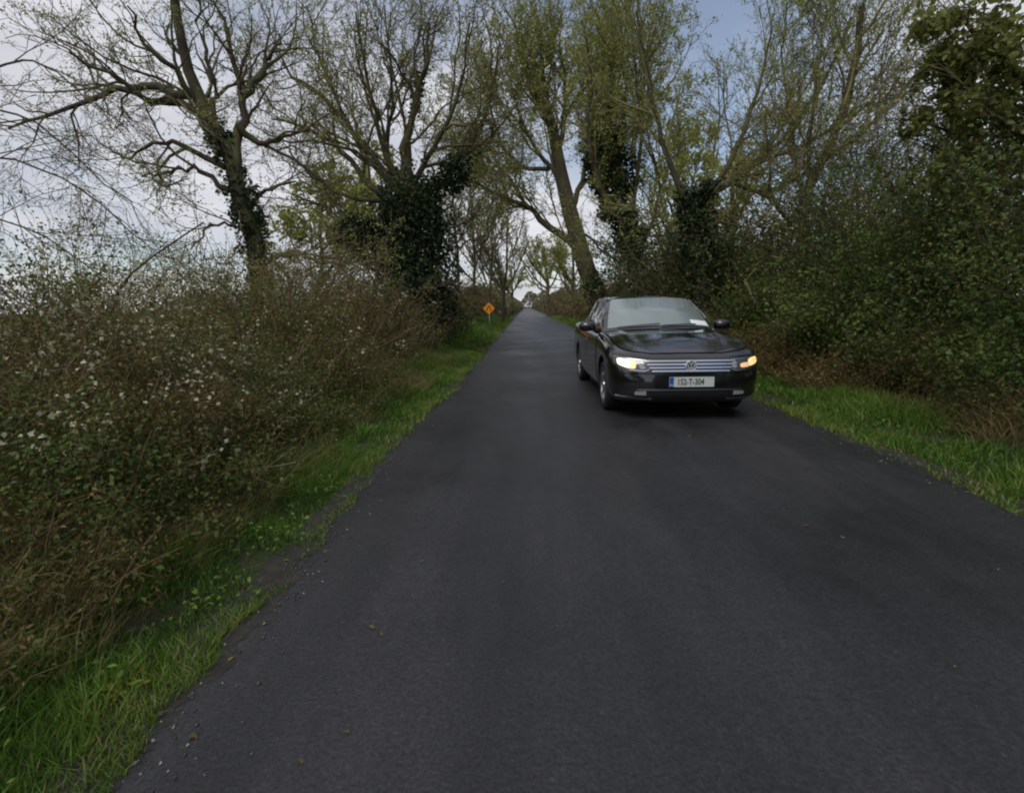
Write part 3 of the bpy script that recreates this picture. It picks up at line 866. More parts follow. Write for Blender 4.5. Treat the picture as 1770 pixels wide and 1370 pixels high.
def build_tree(name, label, Y, seed, trunk, limbs, size=1.0, up=0.10, dens=1.0, bark='bark', twig='twig', buds=0, bud_size=0.04, bud_mat='bud',
               ivy=None, ivy_size=0.10, group=None, spread=0.5, trunk_r=(0.35, 0.2), cat='tree', leaves=None, crook=0.0):
    rng = random.Random(seed); nr = np.random.default_rng(seed)
    def path(pl, dy0, dy1, n, jit):
        pts = []
        for i, q in enumerate(pl):
            u = i / max(1, len(pl) - 1)
            pts.append(P(q[0], q[1], Y + dy0 + (dy1 - dy0) * u))
        return smooth_path(pts, n, rng, jit)
    b0 = P(*trunk[0], Y)
    root = empty(name, (b0[0], b0[1], float(gz_np(b0[0], b0[1]))))
    tag(root, label, cat, group)
    off = np.array([root.location.x, root.location.y, root.location.z])
    wood, fine, tips = Wood(), Wood(), []
    tp = path(trunk, 0, 0, 14, 0.02)
    g0 = float(gz_np(b0[0], b0[1])) - 0.15
    tp = [(tp[0][0], tp[0][1], g0)] + tp if tp[0][2] > g0 else tp
    tr = list(np.linspace(trunk_r[0], trunk_r[1], len(tp)))
    tr[0] *= 1.25
    wood.add(tp, tr, 12)
    sp = spec_for(Y, size, up, dens)
    for q_ in sp[:3]: q_['wander'] += crook * 3.2; q_['r'] *= 1 + crook * 6
    all_l = []
    for l in limbs:
        pl, r0 = l[0], l[1]
        dy = l[2] if len(l) > 2 else rng.uniform(-1, 1) * spread * 3
        lp = path(pl, 0, dy, 12, 0.025 * size + crook * .45)
        lr = list(np.linspace(r0 * .82, max(r0 * 0.2, sp[0]['rmin']), 12))
        wood.add(lp, lr, 8)
        all_l.append((lp, lr))
        sprout(rng, lp, lr, 0, sp, fine, tips)
    # the trunk's own upper part also bears branches
    hi = tp[len(tp) // 2:]
    sprout(rng, hi, tr[len(tp) // 2:], 0, [dict(sp[0], gap=sp[0]['gap'] * 1.3)] + sp[1:], fine, tips)
    def shift(me):
        co = np.empty(len(me.vertices) * 3, np.float32); me.vertices.foreach_get('co', co)
        me.vertices.foreach_set('co', (co.reshape(-1, 3) - off).ravel()); me.update(); return me
    link('trunk', shift(wood.mesh('trunk')), M[bark], root)
    crown = link('crown', shift(fine.mesh('crown')), M[twig], root)
    tag(crown, kind='stuff')
    if buds:
        c = along(tips, buds, nr, bud_size * 0.6, 0.3, True)
        tag(link('young_foliage', shift(leaf_mesh('young_foliage', c, bud_size, nr, 0.6, 0.2)), M[bud_mat], root), kind='stuff')
    if ivy:
        C = []
        for pl, rad, cnt in ivy:
            pp = np.array(smooth_path([P(q[0], q[1], Y) for q in pl], 24))
            clump = nr.integers(0, 24, max(6, cnt // 120)) 
            cc = pp[clump] + nr.normal(scale=rad * 0.62, size=(len(clump), 3)) * np.array([1, 1, .8])
            k = nr.integers(0, len(cc), cnt // 2)
            a = cc[k] + nr.normal(scale=rad * 0.26, size=(len(k), 3))
            k = nr.integers(0, 24, cnt // 2)
            th = nr.uniform(0, 2 * math.pi, len(k)); rr_ = rad * np.sqrt(nr.uniform(.15, 1.15, len(k)))
            b2 = pp[k] + np.stack([np.cos(th) * rr_, np.sin(th) * rr_, nr.normal(scale=rad * .5, size=len(k))], 1)
            C += [a, b2]
        C = np.concatenate(C)
        tag(link('ivy', shift(leaf_mesh('ivy', C, ivy_size, nr, 0.85, 0.15, upbias=0.5)), M['ivy'], root), kind='stuff')
    if leaves:
        C = []
        for px, py, dy, rad, cnt in leaves:
            q = np.array(P(px, py, Y + dy))
            cl = q + nr.normal(scale=rad * .5, size=(max(3, cnt // 60), 3))
            C.append(cl[nr.integers(0, len(cl), cnt)] + nr.normal(scale=rad * .25, size=(cnt, 3)))
        C = np.concatenate(C)
        tag(link('foliage', shift(leaf_mesh('foliage', C, bud_size * 1.6, nr, 0.7, 0.2, six=True)), M['olive'], root), kind='stuff')
    return root

# big ivy-clad tree, left of the road
build_tree('ash_tree', 'large bare tree with thick dark ivy sleeve on its trunk left of the road', 15.0, 11,
    [(712, 560), (712, 480), (713, 410), (708, 345), (704, 300), (703, 250)],
    [([(690, 350), (640, 322), (600, 275), (560, 238), (520, 216), (470, 206)], .13),
     ([(692, 335), (640, 280), (600, 220), (575, 160), (545, 80), (530, 10)], .11),
     ([(697, 325), (660, 250), (640, 180), (625, 100), (615, 20)], .10),
     ([(703, 325), (700, 250), (714, 190), (724, 150), (738, 110), (742, 40)], .15),
     ([(712, 325), (740, 270), (765, 225), (785, 180), (800, 120), (812, 40)], .10),
     ([(725, 335), (770, 312), (800, 270), (830, 220), (850, 150), (862, 80)], .14),
     ([(672, 350), (610, 340), (560, 322), (530, 296), (500, 260)], .08),
     ([(650, 430), (612, 402), (572, 372), (540, 350), (505, 345)], .08),
     ([(690, 330), (670, 250), (680, 170), (672, 90), (665, 10)], .09),
     ([(750, 400), (792, 390), (820, 372)], .04),
     ([(750, 455), (790, 425), (842, 408)], .05),
     ([(690, 340), (630, 250), (560, 170), (500, 120), (470, 60)], .10)],
    size=1.0, up=0.08, dens=1.22, crook=.03, twig='twig', buds=17000, bud_size=0.058, trunk_r=(.40, .12),
    ivy=[([(712, 575), (712, 480), (714, 400), (708, 345)], .80, 19000), ([(705, 350), (745, 335), (775, 308), (800, 280)], .36, 3200),
         ([(690, 450), (650, 430), (620, 405), (600, 395)], .50, 5200), ([(715, 200), (722, 160), (726, 130)], .14, 300), ([(700, 560), (735, 500), (720, 560)], .95, 6000)], ivy_size=.088)

# left tree with leaning trunk
build_tree('hawthorn_tree', 'tall leaning bare tree with ivy on its trunk behind the left hedge', 11.0, 12,
    [(452, 505), (446, 440), (428, 375), (406, 310), (384, 250), (352, 190), (326, 130), (310, 60), (300, -20)],
    [([(402, 305), (416, 235), (420, 165), (402, 100), (388, 30)], .14),
     ([(412, 215), (445, 243), (480, 236), (535, 226)], .10),
     ([(420, 165), (452, 128), (470, 100), (482, 60)], .10),
     ([(330, 165), (268, 150), (222, 155), (165, 170), (90, 200), (15, 222)], .11),
     ([(384, 252), (330, 192), (272, 180), (248, 168), (190, 130), (120, 88)], .11),
     ([(390, 290), (342, 265), (292, 240), (250, 265), (208, 272)], .08),
     ([(402, 330), (340, 292), (292, 300), (245, 306)], .07),
     ([(345, 185), (300, 120), (250, 70), (220, 10)], .08),
     ([(365, 215), (372, 150), (350, 80), (345, 0)], .08),
     ([(425, 365), (460, 330), (500, 320), (540, 330)], .05),
     ([(440, 420), (395, 385), (350, 400), (330, 430)], .04),
     ([(448, 455), (500, 440), (545, 452), (605, 466)], .07)],
    size=0.78, up=0.03, dens=1.08, crook=.045, twig='twig', buds=13000, bud_size=0.042, trunk_r=(.21, .07),
    ivy=[([(452, 505), (446, 440), (430, 380), (412, 325)], .30, 2600), ([(405, 310), (380, 250), (370, 220)], .22, 900)], ivy_size=.075)

# bare tree reaching in from the left, its trunk outside the view
build_tree('birch_tree', 'thin drooping bare branches of a tree reaching in at the left edge', 8.0, 13,
    [(-160, 520), (-150, 400), (-130, 250), (-120, 120)],
    [([(-140, 300), (-30, 270), (90, 300), (180, 360), (250, 420)], .022, -.5),
     ([(-130, 250), (-20, 190), (80, 225), (160, 300), (230, 350)], .022, .8),
     ([(-125, 180), (0, 110), (90, 120), (170, 190)], .025, .5),
     ([(-150, 380), (-40, 370), (60, 400), (150, 460), (210, 500)], .018, -.3)],
    size=0.6, up=-0.05, dens=0.95, twig='twig', trunk_r=(.16, .09), buds=1200, bud_size=.022)

# willow arching over the road from the right
build_tree('willow_tree', 'big willow right of the road with a limb arching over the carriageway', 26.0, 14,
    [(1048, 545), (1024, 490), (1004, 432), (988, 380), (974, 320), (964, 270), (955, 222), (936, 180), (908, 122), (895, 50)],
    [([(1003, 437), (975, 410), (940, 386), (915, 360), (880, 345), (842, 328), (806, 312)], .24),
     ([(974, 320), (952, 288), (925, 250), (904, 214), (888, 170), (870, 110)], .16),
     ([(964, 270), (977, 205), (975, 140), (968, 60)], .17),
     ([(986, 372), (1004, 315), (1016, 265), (1030, 180), (1040, 85)], .17),
     ([(950, 292), (905, 290), (870, 250), (850, 195), (838, 125)], .13),
     ([(990, 385), (1040, 430), (1085, 465)], .09),
     ([(960, 235), (942, 150), (930, 50)], .14),
     ([(915, 360), (880, 310), (850, 280), (815, 260)], .11),
     ([(880, 345), (860, 300), (832, 290), (800, 300)], .08),
     ([(978, 200), (1005, 150), (1020, 80)], .10)],
    size=1.45, up=0.09, dens=1.4, bark='bark', twig='twig_olive', buds=30000, bud_size=0.11, trunk_r=(.52, .12),
    ivy=[([(1050, 550), (1030, 510), (1018, 480)], .55, 1200)], ivy_size=.14)

# ivy-clad twin stems behind the car
build_tree('alder_tree', 'upright tree with two dark ivy-covered stems right behind the car roof', 20.0, 15,
    [(1112, 530), (1098, 450), (1078, 375), (1062, 300), (1056, 230), (1050, 150), (1046, 60)],
    [([(1092, 425), (1050, 345), (1026, 290), (1016, 220), (1020, 130), (1010, 50)], .17),
     ([(1086, 400), (1098, 320), (1108, 240), (1100, 150), (1092, 60)], .12),
     ([(1062, 300), (1080, 210), (1078, 120), (1070, 30)], .11),
     ([(1100, 440), (1130, 380), (1140, 310), (1120, 240), (1108, 160)], .09),
     ([(1105, 460), (1060, 430), (1030, 440)], .06)],
    size=1.15, up=0.10, dens=1.3, bark='bark', twig='twig_olive', buds=16000, bud_size=0.085, trunk_r=(.34, .10),
    ivy=[([(1098, 450), (1078, 375), (1062, 300), (1056, 235)], .50, 5200), ([(1088, 420), (1048, 345), (1026, 295), (1017, 230)], .34, 2200), ([(1056, 235), (1052, 180)], .25, 500)], ivy_size=.13)

# spreading tree right of the road
build_tree('elm_tree', 'spreading bare tree rising from the right hedge beyond the car', 14.0, 16,
    [(1222, 540), (1212, 450), (1200, 395), (1192, 350)],
    [([(1190, 362), (1155, 280), (1132, 190), (1112, 90), (1100, 20)], .10, -.6),
     ([(1205, 350), (1250, 322), (1300, 286), (1342, 250), (1400, 180), (1440, 110), (1470, 30)], .12, .6),
     ([(1202, 350), (1240, 312), (1280, 240), (1312, 150), (1335, 50)], .11, 1.0),
     ([(1262, 316), (1330, 330), (1395, 300), (1450, 262)], .07, -.5),
     ([(1300, 286), (1362, 262), (1420, 235), (1490, 190), (1540, 130)], .08, .8),
     ([(1205, 400), (1250, 385), (1300, 395), (1345, 372)], .06, -.6),
     ([(1210, 420), (1170, 400), (1140, 410)], .05, -.4)],
    size=0.92, up=0.07, dens=1.25, twig='twig_olive', buds=13000, bud_size=0.056, trunk_r=(.26, .10), spread=.4,
    ivy=[([(1220, 520), (1212, 450), (1200, 395), (1190, 340)], .36, 3400), ([(1190, 350), (1215, 340), (1235, 325)], .25, 900)], ivy_size=.09)

# bare tree at the back of the right hedge
build_tree('sycamore_tree', 'slender bare tree with fine upright twigs above the dark right hedge', 13.0, 17,
    [(1395, 520), (1385, 430), (1392, 350), (1420, 280), (1458, 190), (1480, 90), (1490, 10)],
    [([(1392, 350), (1372, 270), (1362, 180), (1350, 80)], .08),
     ([(1420, 280), (1490, 230), (1530, 180), (1560, 110)], .06),
     ([(1388, 400), (1440, 360), (1490, 340), (1540, 300)], .06),
     ([(1400, 330), (1400, 240), (1410, 150), (1420, 60)], .07),
     ([(1388, 410), (1340, 350), (1330, 280), (1322, 200)], .06),
     ([(1440, 240), (1460, 150), (1440, 70)], .05)],
    size=0.9, up=0.10, dens=1.25, twig='twig_olive', buds=11000, bud_size=0.052, trunk_r=(.16, .06))

# leafy overhanging branches, near right
build_tree('holm_oak_tree', 'evergreen tree with olive leaves overhanging the top right corner', 6.2, 18,
    [(1850, 560), (1840, 400), (1815, 250), (1790, 120)],
    [([(1815, 260), (1740, 210), (1690, 160), (1640, 130), (1595, 100)], .06, .2),
     ([(1820, 300), (1750, 270), (1700, 250), (1640, 225), (1560, 205)], .045, .5),
     ([(1800, 170), (1740, 110), (1690, 60), (1640, 30)], .05, .1),
     ([(1830, 380), (1760, 340), (1700, 320)], .05, .3)],
    size=0.45, up=0.02, dens=0.9, twig='twig', trunk_r=(.18, .12), bud_size=.045,
    leaves=[(1650, 130, .1, .26, 700), (1690, 110, .1, .35, 900), (1625, 100, .1, .14, 160), (1640, 185, .2, .20, 380), (1720, 60, 0, .4, 900), (1680, 240, .4, .22, 300),
            (1590, 222, .5, .12, 160), (1740, 220, .3, .45, 1100), (1660, 290, .4, .35, 500), (1750, 330, .3, .5, 1200), (1640, 50, .1, .25, 500), (1560, 205, .5, .06, 24)])

# slender roadside trees further on, left
def pole_tree(px, Y, h, seed, label, lean=0.0, r=.11):
    base = P(px, 540, Y)
    pxm = F / Y
    top = lambda u, dx=0: (px + (lean * u + dx) * pxm, 530 - (h * u - CAM_H) * pxm)
    rg = random.Random(seed)
    limbs = []
    for k in range(7):
        u0 = rg.uniform(.22, .6); d = rg.choice((-1, 1)) * rg.uniform(.8, 2.4) * h / 9
        limbs.append(([top(u0), top(u0 + .15, d * .45), top(min(1.05, u0 + .42), d)], r * .5))
    return build_tree('roadside_tree', label, Y, seed, [top(-0.02), top(.25), top(.5, .1), top(.75), top(1.0)], limbs,
                      size=.95 * h / 9, up=.10, dens=.8, twig='twig', trunk_r=(r, r * .4), group='bare slender trees along the left verge', buds=1500, bud_size=.09)
pole_tree(868, 42, 9.0, 31, 'slender bare tree at the left road edge just beyond the orange sign', .5, .13)
pole_tree(846, 38, 9.5, 32, 'thin straight bare tree directly behind the orange sign', .2, .10)
pole_tree(822, 34, 9.0, 33, 'bare tree standing left of the orange sign above brown scrub', -.3, .12)
pole_tree(795, 29, 8.2, 34, 'bare multi-branched tree between the ivy trunk and the sign', -.4, .11)

# far trees
def far_tree(px, Y, h, seed, label, lean, r, twig='twig_olive'):
    pxm = F / Y
    top = lambda u, dx=0: (px + (lean * u + dx) * pxm, 530 - (h * u - CAM_H) * pxm)
    rg = random.Random(seed)
    limbs = []
    for k in range(8):
        u0 = rg.uniform(.25, .6); d = rg.choice((-1, 1)) * rg.uniform(1.0, 3.4) * h / 11
        limbs.append(([top(u0), top(u0 + .15, d * .5), top(min(1.05, u0 + .40), d)], r * .5))
    return build_tree('roadside_tree', label, Y, seed, [top(-0.03), top(.25), top(.5, .2), top(.75), top(1.0)], limbs,
                      size=1.5 * h / 11, up=.07, dens=.7, twig=twig, trunk_r=(r, r * .4), buds=4000, bud_size=.2)
far_tree(949, 80, 10.5, 41, 'distant tree with dark trunk on the right verge beyond the willow', -.8, .36)
far_tree(985, 62, 9.0, 42, 'distant pale bushy tree between the willow trunk and the far right verge', .5, .25)
far_tree(884, 85, 7.5, 43, 'distant small tree on the left verge near the vanishing point', .0, .22)
far_tree(1160, 30, 11.5, 44, 'tall bare tree in the background behind the car windscreen', .5, .22)
far_tree(1245, 27, 9.0, 45, 'background bare tree right of the spreading one', .8, .2)
far_tree(655, 26, 7.5, 46, 'background bare tree left of the ivy trunk', -.5, .16, 'twig')
far_tree(545, 24, 6.5, 47, 'low background tree between the two ivy-clad left trees', .3, .14, 'twig')

# ------------------------------------------------------------------ hedge shrubs
def build_shrub(name, label, seed, x0, x1, y0, y1, hfun, stems, layers, cat='shrub', group=None, twig='hedge_twig', rmin=.004, lean=0.25, sub=5, front=None):
    """layers: (part name, material, count, leaf size, jitter, t0, six, aspect)"""
    rng = random.Random(seed); nr = np.random.default_rng(seed)
    cx, cy = (x0 + x1) / 2, (y0 + y1) / 2
    root = empty(name, (cx, cy, float(gz_np(cx, cy))))
    off = np.array(root.location)
    tag(root, label, cat, group)
    wood = Wood(); paths = []
    for k in range(stems):
        bx, by = rng.uniform(x0, x1), rng.uniform(y0, y1)
        bz = float(gz_np(bx, by)) - .03
        uneven = 1 + .22 * math.sin(bx * 2.3 + by * 1.9 + seed) + .16 * math.sin(by * 3.7 + bx + seed * 2)
        H = max(.25, hfun(bx, by) * uneven - bz) * (rng.uniform(.70, 1.05) if rng.random() < .9 else rng.uniform(1.05, 1.25))
        dx, dy, dz = rng.gauss(0, lean), rng.gauss(0, lean), 1.0
        if front: dx += front * rng.uniform(0, 1)
        pts = [(bx, by, bz)]; n = 7; st = H / (n - 2.0)
        for j in range(1, n):
            dx += rng.gauss(0, .16); dy += rng.gauss(0, .16); dz += rng.gauss(0, .08) - .07
            m = math.sqrt(dx * dx + dy * dy + dz * dz)
            p = pts[-1]
            pts.append((p[0] + dx / m * st, p[1] + dy / m * st, max(p[2] + dz / m * st, bz + .02)))
        r0 = rmin * rng.uniform(1.6, 3.2)
        wood.add(pts, list(np.linspace(r0, rmin * .7, n)), 3)
        paths.append(pts)
        for q in range(sub):
            i = rng.randint(2, n - 2); p = pts[i]
            d = [rng.gauss(0, 1), rng.gauss(0, 1), rng.gauss(.35, .7)]
            ln = rng.uniform(.18, .5) * max(.5, H / 1.6); tw = [p]
            for j in range(3):
                m = math.sqrt(sum(c * c for c in d)) or 1
                p = (p[0] + d[0] / m * ln / 3, p[1] + d[1] / m * ln / 3, p[2] + d[2] / m * ln / 3)
                tw.append(p); d = [c + rng.gauss(0, .35) for c in d]
            wood.add(tw, list(np.linspace(rmin, rmin * .45, 4)), 3)
            paths.append(tw)
    def shift(me):
        co = np.empty(len(me.vertices) * 3, np.float32); me.vertices.foreach_get('co', co)
        me.vertices.foreach_set('co', (co.reshape(-1, 3) - off).ravel()); me.update(); return me
    tag(link('stem_tangle', shift(wood.mesh('stem_tangle')), M[twig], root), kind='stuff')
    for nm, mat, cnt, sz, jit, t0, six, asp in layers:
        c = along(paths, cnt, nr, jit, t0)
        if nm in ('foliage', 'dry_foliage'):
            sg = 1 if nm == 'foliage' else -1
            pn = np.sin(c[:, 0] * 2.9 + c[:, 2] * 2.0 + seed) + np.sin(c[:, 1] * 2.3 + c[:, 2] * 3.1) + np.sin(c[:, 2] * 2.2 - c[:, 1] * 1.1)
            c = c[nr.random(len(c)) < np.clip(.62 + .38 * sg * pn, .08, 1)]
        if nm == 'leaf_mass':
            pn = np.sin(c[:, 0] * 2.0 + c[:, 2] * 1.7 + seed) + np.sin(c[:, 1] * 1.9 + c[:, 2] * 2.3 + 1) + np.sin(c[:, 2] * 3.3 - c[:, 1] * 1.7)
            c = c[nr.random(len(c)) < np.clip(.78 + .30 * pn, .2, 1)]
        if nm == 'blossom':
            k = nr.integers(0, max(1, len(c) // 5), len(c)); c = c[k] + nr.normal(scale=.045, size=(len(c), 3))
        c[:, 2] = np.maximum(c[:, 2], gz_np(c[:, 0], c[:, 1]) + .01)
        tag(link(nm, shift(leaf_mesh(nm, c, sz, nr, asp, .2, six)), M[mat], root), kind='stuff')
    return root

def lh(top):     # left: vegetation height climbs away from the road
    return lambda x, y: float(np.interp(-1.35 - x, [.3, .8, 1.4, 2.0, 3.2], [.30, .65, top * .78, top, top * .95]))
def rh(top):
    return lambda x, y: float(np.interp(x - 3.4, [.5, 1.0, 1.7, 2.6, 4.0], [.35, .9, top * .65, top, top]))

GL = 'shrubs making up the left roadside hedge'
build_shrub('bramble', 'tangled brown and green bramble filling the lower left corner', 51, -3.6, -1.80, .3, 2.9, lh(1.15), 200,
    [('foliage', 'green', 26000, .030, .05, .1, False, .6), ('dry_foliage', 'brown', 14000, .030, .06, .1, False, .42)], group=GL, rmin=.0020, front=.25)
build_shrub('blackthorn', 'blackthorn with scattered white blossom at the left edge of the hedge', 52, -4.3, -2.2, 2.6, 5.2, lh(1.50), 330,
    [('foliage', 'green', 19000, .030, .05, .1, False, .6), ('dry_foliage', 'brown', 22000, .028, .06, .1, False, .45), ('young_foliage', 'olive', 12000, .028, .05, .3, False, .55), ('blossom', 'blossom', 3400, .031, .02, .5, False, .9)], group=GL, rmin=.0026, front=.15)
build_shrub('blackthorn', 'twiggy blackthorn with pale blossom in front of the leaning ivy tree', 53, -5.0, -2.2, 5.2, 8.2, lh(1.85), 330,
    [('foliage', 'green', 16000, .036, .06, .1, False, .6), ('dry_foliage', 'brown', 18000, .036, .07, .1, False, .45), ('young_foliage', 'olive', 12000, .032, .05, .3, False, .55), ('blossom', 'blossom', 1300, .036, .02, .45, False, .9)], group=GL, rmin=.0034, front=.15)
build_shrub('hawthorn', 'grey-brown hawthorn bush beneath the leaning ivy tree', 54, -5.6, -2.3, 8.2, 11.5, lh(2.1), 320,
    [('foliage', 'far', 17000, .045, .07, .15, False, .6), ('dry_foliage', 'brown', 10000, .045, .07, .1, False, .45), ('young_foliage', 'olive', 5000, .04, .05, .3, False, .55), ('blossom', 'blossom', 700, .04, .02, .5, False, .9)], group=GL, rmin=.005)
build_shrub('hawthorn', 'brown thorn bush at the foot of the big ivy trunk', 55, -5.4, -2.4, 11.5, 15.5, lh(1.95), 300,
    [('foliage', 'far', 14000, .055, .08, .15, False, .6), ('dry_foliage', 'brown', 15000, .055, .08, .1, False, .45), ('green_foliage', 'green', 9000, .055, .08, .05, False, .6)], group=GL, rmin=.006)
build_shrub('bramble', 'brown bramble scrub sloping to the verge below the twiggy blackthorn', 56, -2.7, -1.85, 2.9, 8.0, lambda x, y: .35 + .6 * max(0, -1.75 - x), 260,
    [('foliage', 'green', 13000, .032, .05, .05, False, .6), ('dry_foliage', 'brown', 15000, .034, .06, .05, False, .42)], group=GL, rmin=.0024, front=.35)
build_shrub('scrub', 'low mixed scrub between the big ivy trunk and the orange sign', 57, -5.0, -2.5, 15.5, 24, lh(2.0), 300,
    [('foliage', 'green', 14000, .08, .10, .1, False, .6), ('dry_foliage', 'brown', 13000, .08, .10, .1, False, .45)], group=GL, rmin=.009)
build_shrub('scrub', 'tall brown thorn scrub behind the orange sign', 58, -7.0, -3.0, 28.5, 44, lambda x, y: 2.6, 300,
    [('foliage', 'far', 12000, .13, .2, .15, False, .6), ('dry_foliage', 'brown', 12000, .13, .2, .1, False, .45)], group=GL, rmin=.014)
build_shrub('gorse', 'yellow-green gorse tip standing out of the left hedge top', 59, -5.0, -4.35, 6.9, 7.6, lambda x, y: 2.25, 46,
    [('young_foliage', 'bud', 3600, .035, .05, .3, False, .5)], group=GL, rmin=.004)

GR = 'shrubs making up the right roadside hedge'
build_shrub('privet', 'dense dark green evergreen bush at the right edge', 61, 4.5, 7.2, 1.2, 6.6, lambda x, y: float(np.interp(x, [4.5, 5.2, 6.4, 7.2], [1.2, 2.4, 3.7, 4.3])), 300,
    [('leaf_mass', 'green', 80000, .046, .09, .08, False, .62), ('dry_foliage', 'brown', 7000, .042, .08, .05, False, .45)], group=GR, twig='bark', rmin=.003, lean=.3, front=-.2)
build_shrub('privet', 'tall dark green bush in the middle of the right hedge', 62, 4.7, 7.4, 6.6, 10.0, lambda x, y: float(np.interp(x, [4.7, 5.5, 6.8, 7.4], [1.2, 2.4, 4.0, 4.6])), 280,
    [('leaf_mass', 'green', 48000, .060, .1, .08, False, .62), ('dry_foliage', 'brown', 6000, .052, .1, .05, False, .45)], group=GR, twig='bark', rmin=.004, lean=.3, front=-.2)
build_shrub('privet', 'dark shaded bush right beside the car bonnet', 63, 4.6, 7.6, 10.0, 14.0, lambda x, y: float(np.interp(x, [4.6, 5.4, 6.5, 7.6], [1.2, 2.2, 3.0, 3.8])), 260,
    [('leaf_mass', 'green', 32000, .075, .12, .08, False, .62), ('dry_foliage', 'brown', 9000, .068, .12, .05, False, .45)], group=GR, twig='bark', rmin=.006, lean=.3)
build_shrub('laurel', 'rounded dark green bush directly behind the car', 64, 4.0, 6.4, 14.2, 18.0, lambda x, y: 3.4 - .25 * abs(x - 5) ** 2, 260,
    [('foliage', 'ivy', 22000, .09, .14, .1, False, .7), ('green_foliage', 'green', 14000, .09, .14, .1, False, .6)], group=GR, rmin=.008)
build_shrub('scrub', 'brown shaded scrub under the willow behind the car', 65, 4.2, 9.0, 18.0, 32.0, lambda x, y: 3.0, 260,
    [('foliage', 'far', 12000, .13, .2, .1, False, .6), ('dry_foliage', 'brown', 14000, .13, .2, .1, False, .45), ('green_foliage', 'green', 8000, .13, .2, .05, False, .6)], group=GR, rmin=.012)
build_shrub('bramble', 'russet dead bramble along the foot of the near right hedge', 66, 4.2, 5.1, 0.0, 7.5, lambda x, y: .3 + .75 * max(0, x - 4.0), 220,
    [('foliage', 'green', 9000, .038, .06, .05, False, .6), ('dry_foliage', 'brown', 20000, .038, .06, .05, False, .42)], group=GR, rmin=.0025, front=-.35)
build_shrub('bramble', 'brown dead bracken beside the car headlight at the right', 67, 4.1, 5.1, 7.5, 13.0, lambda x, y: .35 + .8 * max(0, x - 3.9), 220,
    [('foliage', 'green', 6000, .05, .08, .05, False, .6), ('dry_foliage', 'brown', 16000, .055, .08, .05, False, .42)], group=GR, rmin=.004, front=-.35)
build_shrub('scrub', 'brown-green scrub lining the right verge beyond the willow', 68, 3.7, 9.0, 34.0, 70.0, lambda x, y: 2.5, 240,
    [('foliage', 'far', 13000, .22, .35, .1, False, .6), ('dry_foliage', 'brown', 9000, .22, .35, .1, False, .45)], group=GR, rmin=.024)
build_shrub('elder', 'yellow-green elder bush leafing out above the right hedge', 69, 7.2, 8.6, 9.6, 11.4, lambda x, y: 4.5, 90,
    [('young_foliage', 'olive', 9000, .06, .12, .3, False, .55)], group=GR, rmin=.007)
build_shrub('hazel', 'thicket of pale bare stems between the spreading tree and the dark bush', 70, 6.4, 9.6, 11.5, 15.5, lambda x, y: 5.2, 190,
    [('young_foliage', 'bud', 6000, .05, .1, .3, False, .55), ('dry_foliage', 'brown', 4000, .06, .1, .2, False, .5)], group=GR, rmin=.008, lean=.2, sub=9)

# far hedgerows, two masses running to the vanishing point
def far_hedge(label, seed, side, y0, y1, h, inner):
    nr = np.random.default_rng(seed)
    N = 26000
    y = y0 + (y1 - y0) * nr.random(N) ** 1.4
    hh = h * (0.75 + .25 * np.sin(y * .23 + seed) + .15 * np.sin(y * .71))
    u = nr.random(N)
    x = side * (inner + 4.0 * nr.random(N) ** 1.5)
    z = hh * np.sqrt(u) * np.interp(np.abs(x) - inner, [0, 1.5, 4], [.7, 1.0, .8])
    o = link('hedgerow', leaf_mesh('hedgerow', np.stack([x, y, z], 1), .0055 * (30 + y * .75), nr, .6, .2), M['far'])
    tag(o, label, 'hedge', kind='stuff')
far_hedge('far brown hedgerow running down the left side to the vanishing point', 71, -1, 46, 330, 3.6, 2.3)
far_hedge('far grey-green hedgerow running down the right side to the vanishing point', 72, 1, 66, 330, 3.8, 3.6)

def copse():
    nr = np.random.default_rng(73)
    N = 9000
    x = nr.uniform(-70, 70, N); h = 8 + 3 * np.sin(x * .21) + 2 * np.sin(x * .53 + 1) + np.abs(x) * .03
    z = h * np.sqrt(nr.random(N)); y = nr.uniform(345, 375, N)
    tag(link('copse', leaf_mesh('copse', np.stack([x, y, z], 1), 1.3, nr, .7, .2), M['far']), 'distant copse closing the view at the end of the road', 'trees', kind='stuff')
copse()
def added_rear_hedge(label, seed, side, inner):  # unseen hedges added behind the camera to darken reflections in the car front
    nr = np.random.default_rng(seed)
    N = 7000
    y = nr.uniform(-45, -1.5, N)
    x = side * (inner + 2.5 * nr.random(N) ** 1.4); z = (4.4 + np.sin(y * .6)) * np.sqrt(nr.random(N))
    tag(link('hedgerow', leaf_mesh('hedgerow', np.stack([x, y, z], 1), .30, nr, .65, .2), M['green']), label, 'hedge', kind='stuff')
added_rear_hedge('unseen left hedgerow added behind the viewer to darken reflections', 74, -1, 2.6)
added_rear_hedge('unseen right hedgerow added behind the viewer to darken reflections', 75, 1, 4.8)

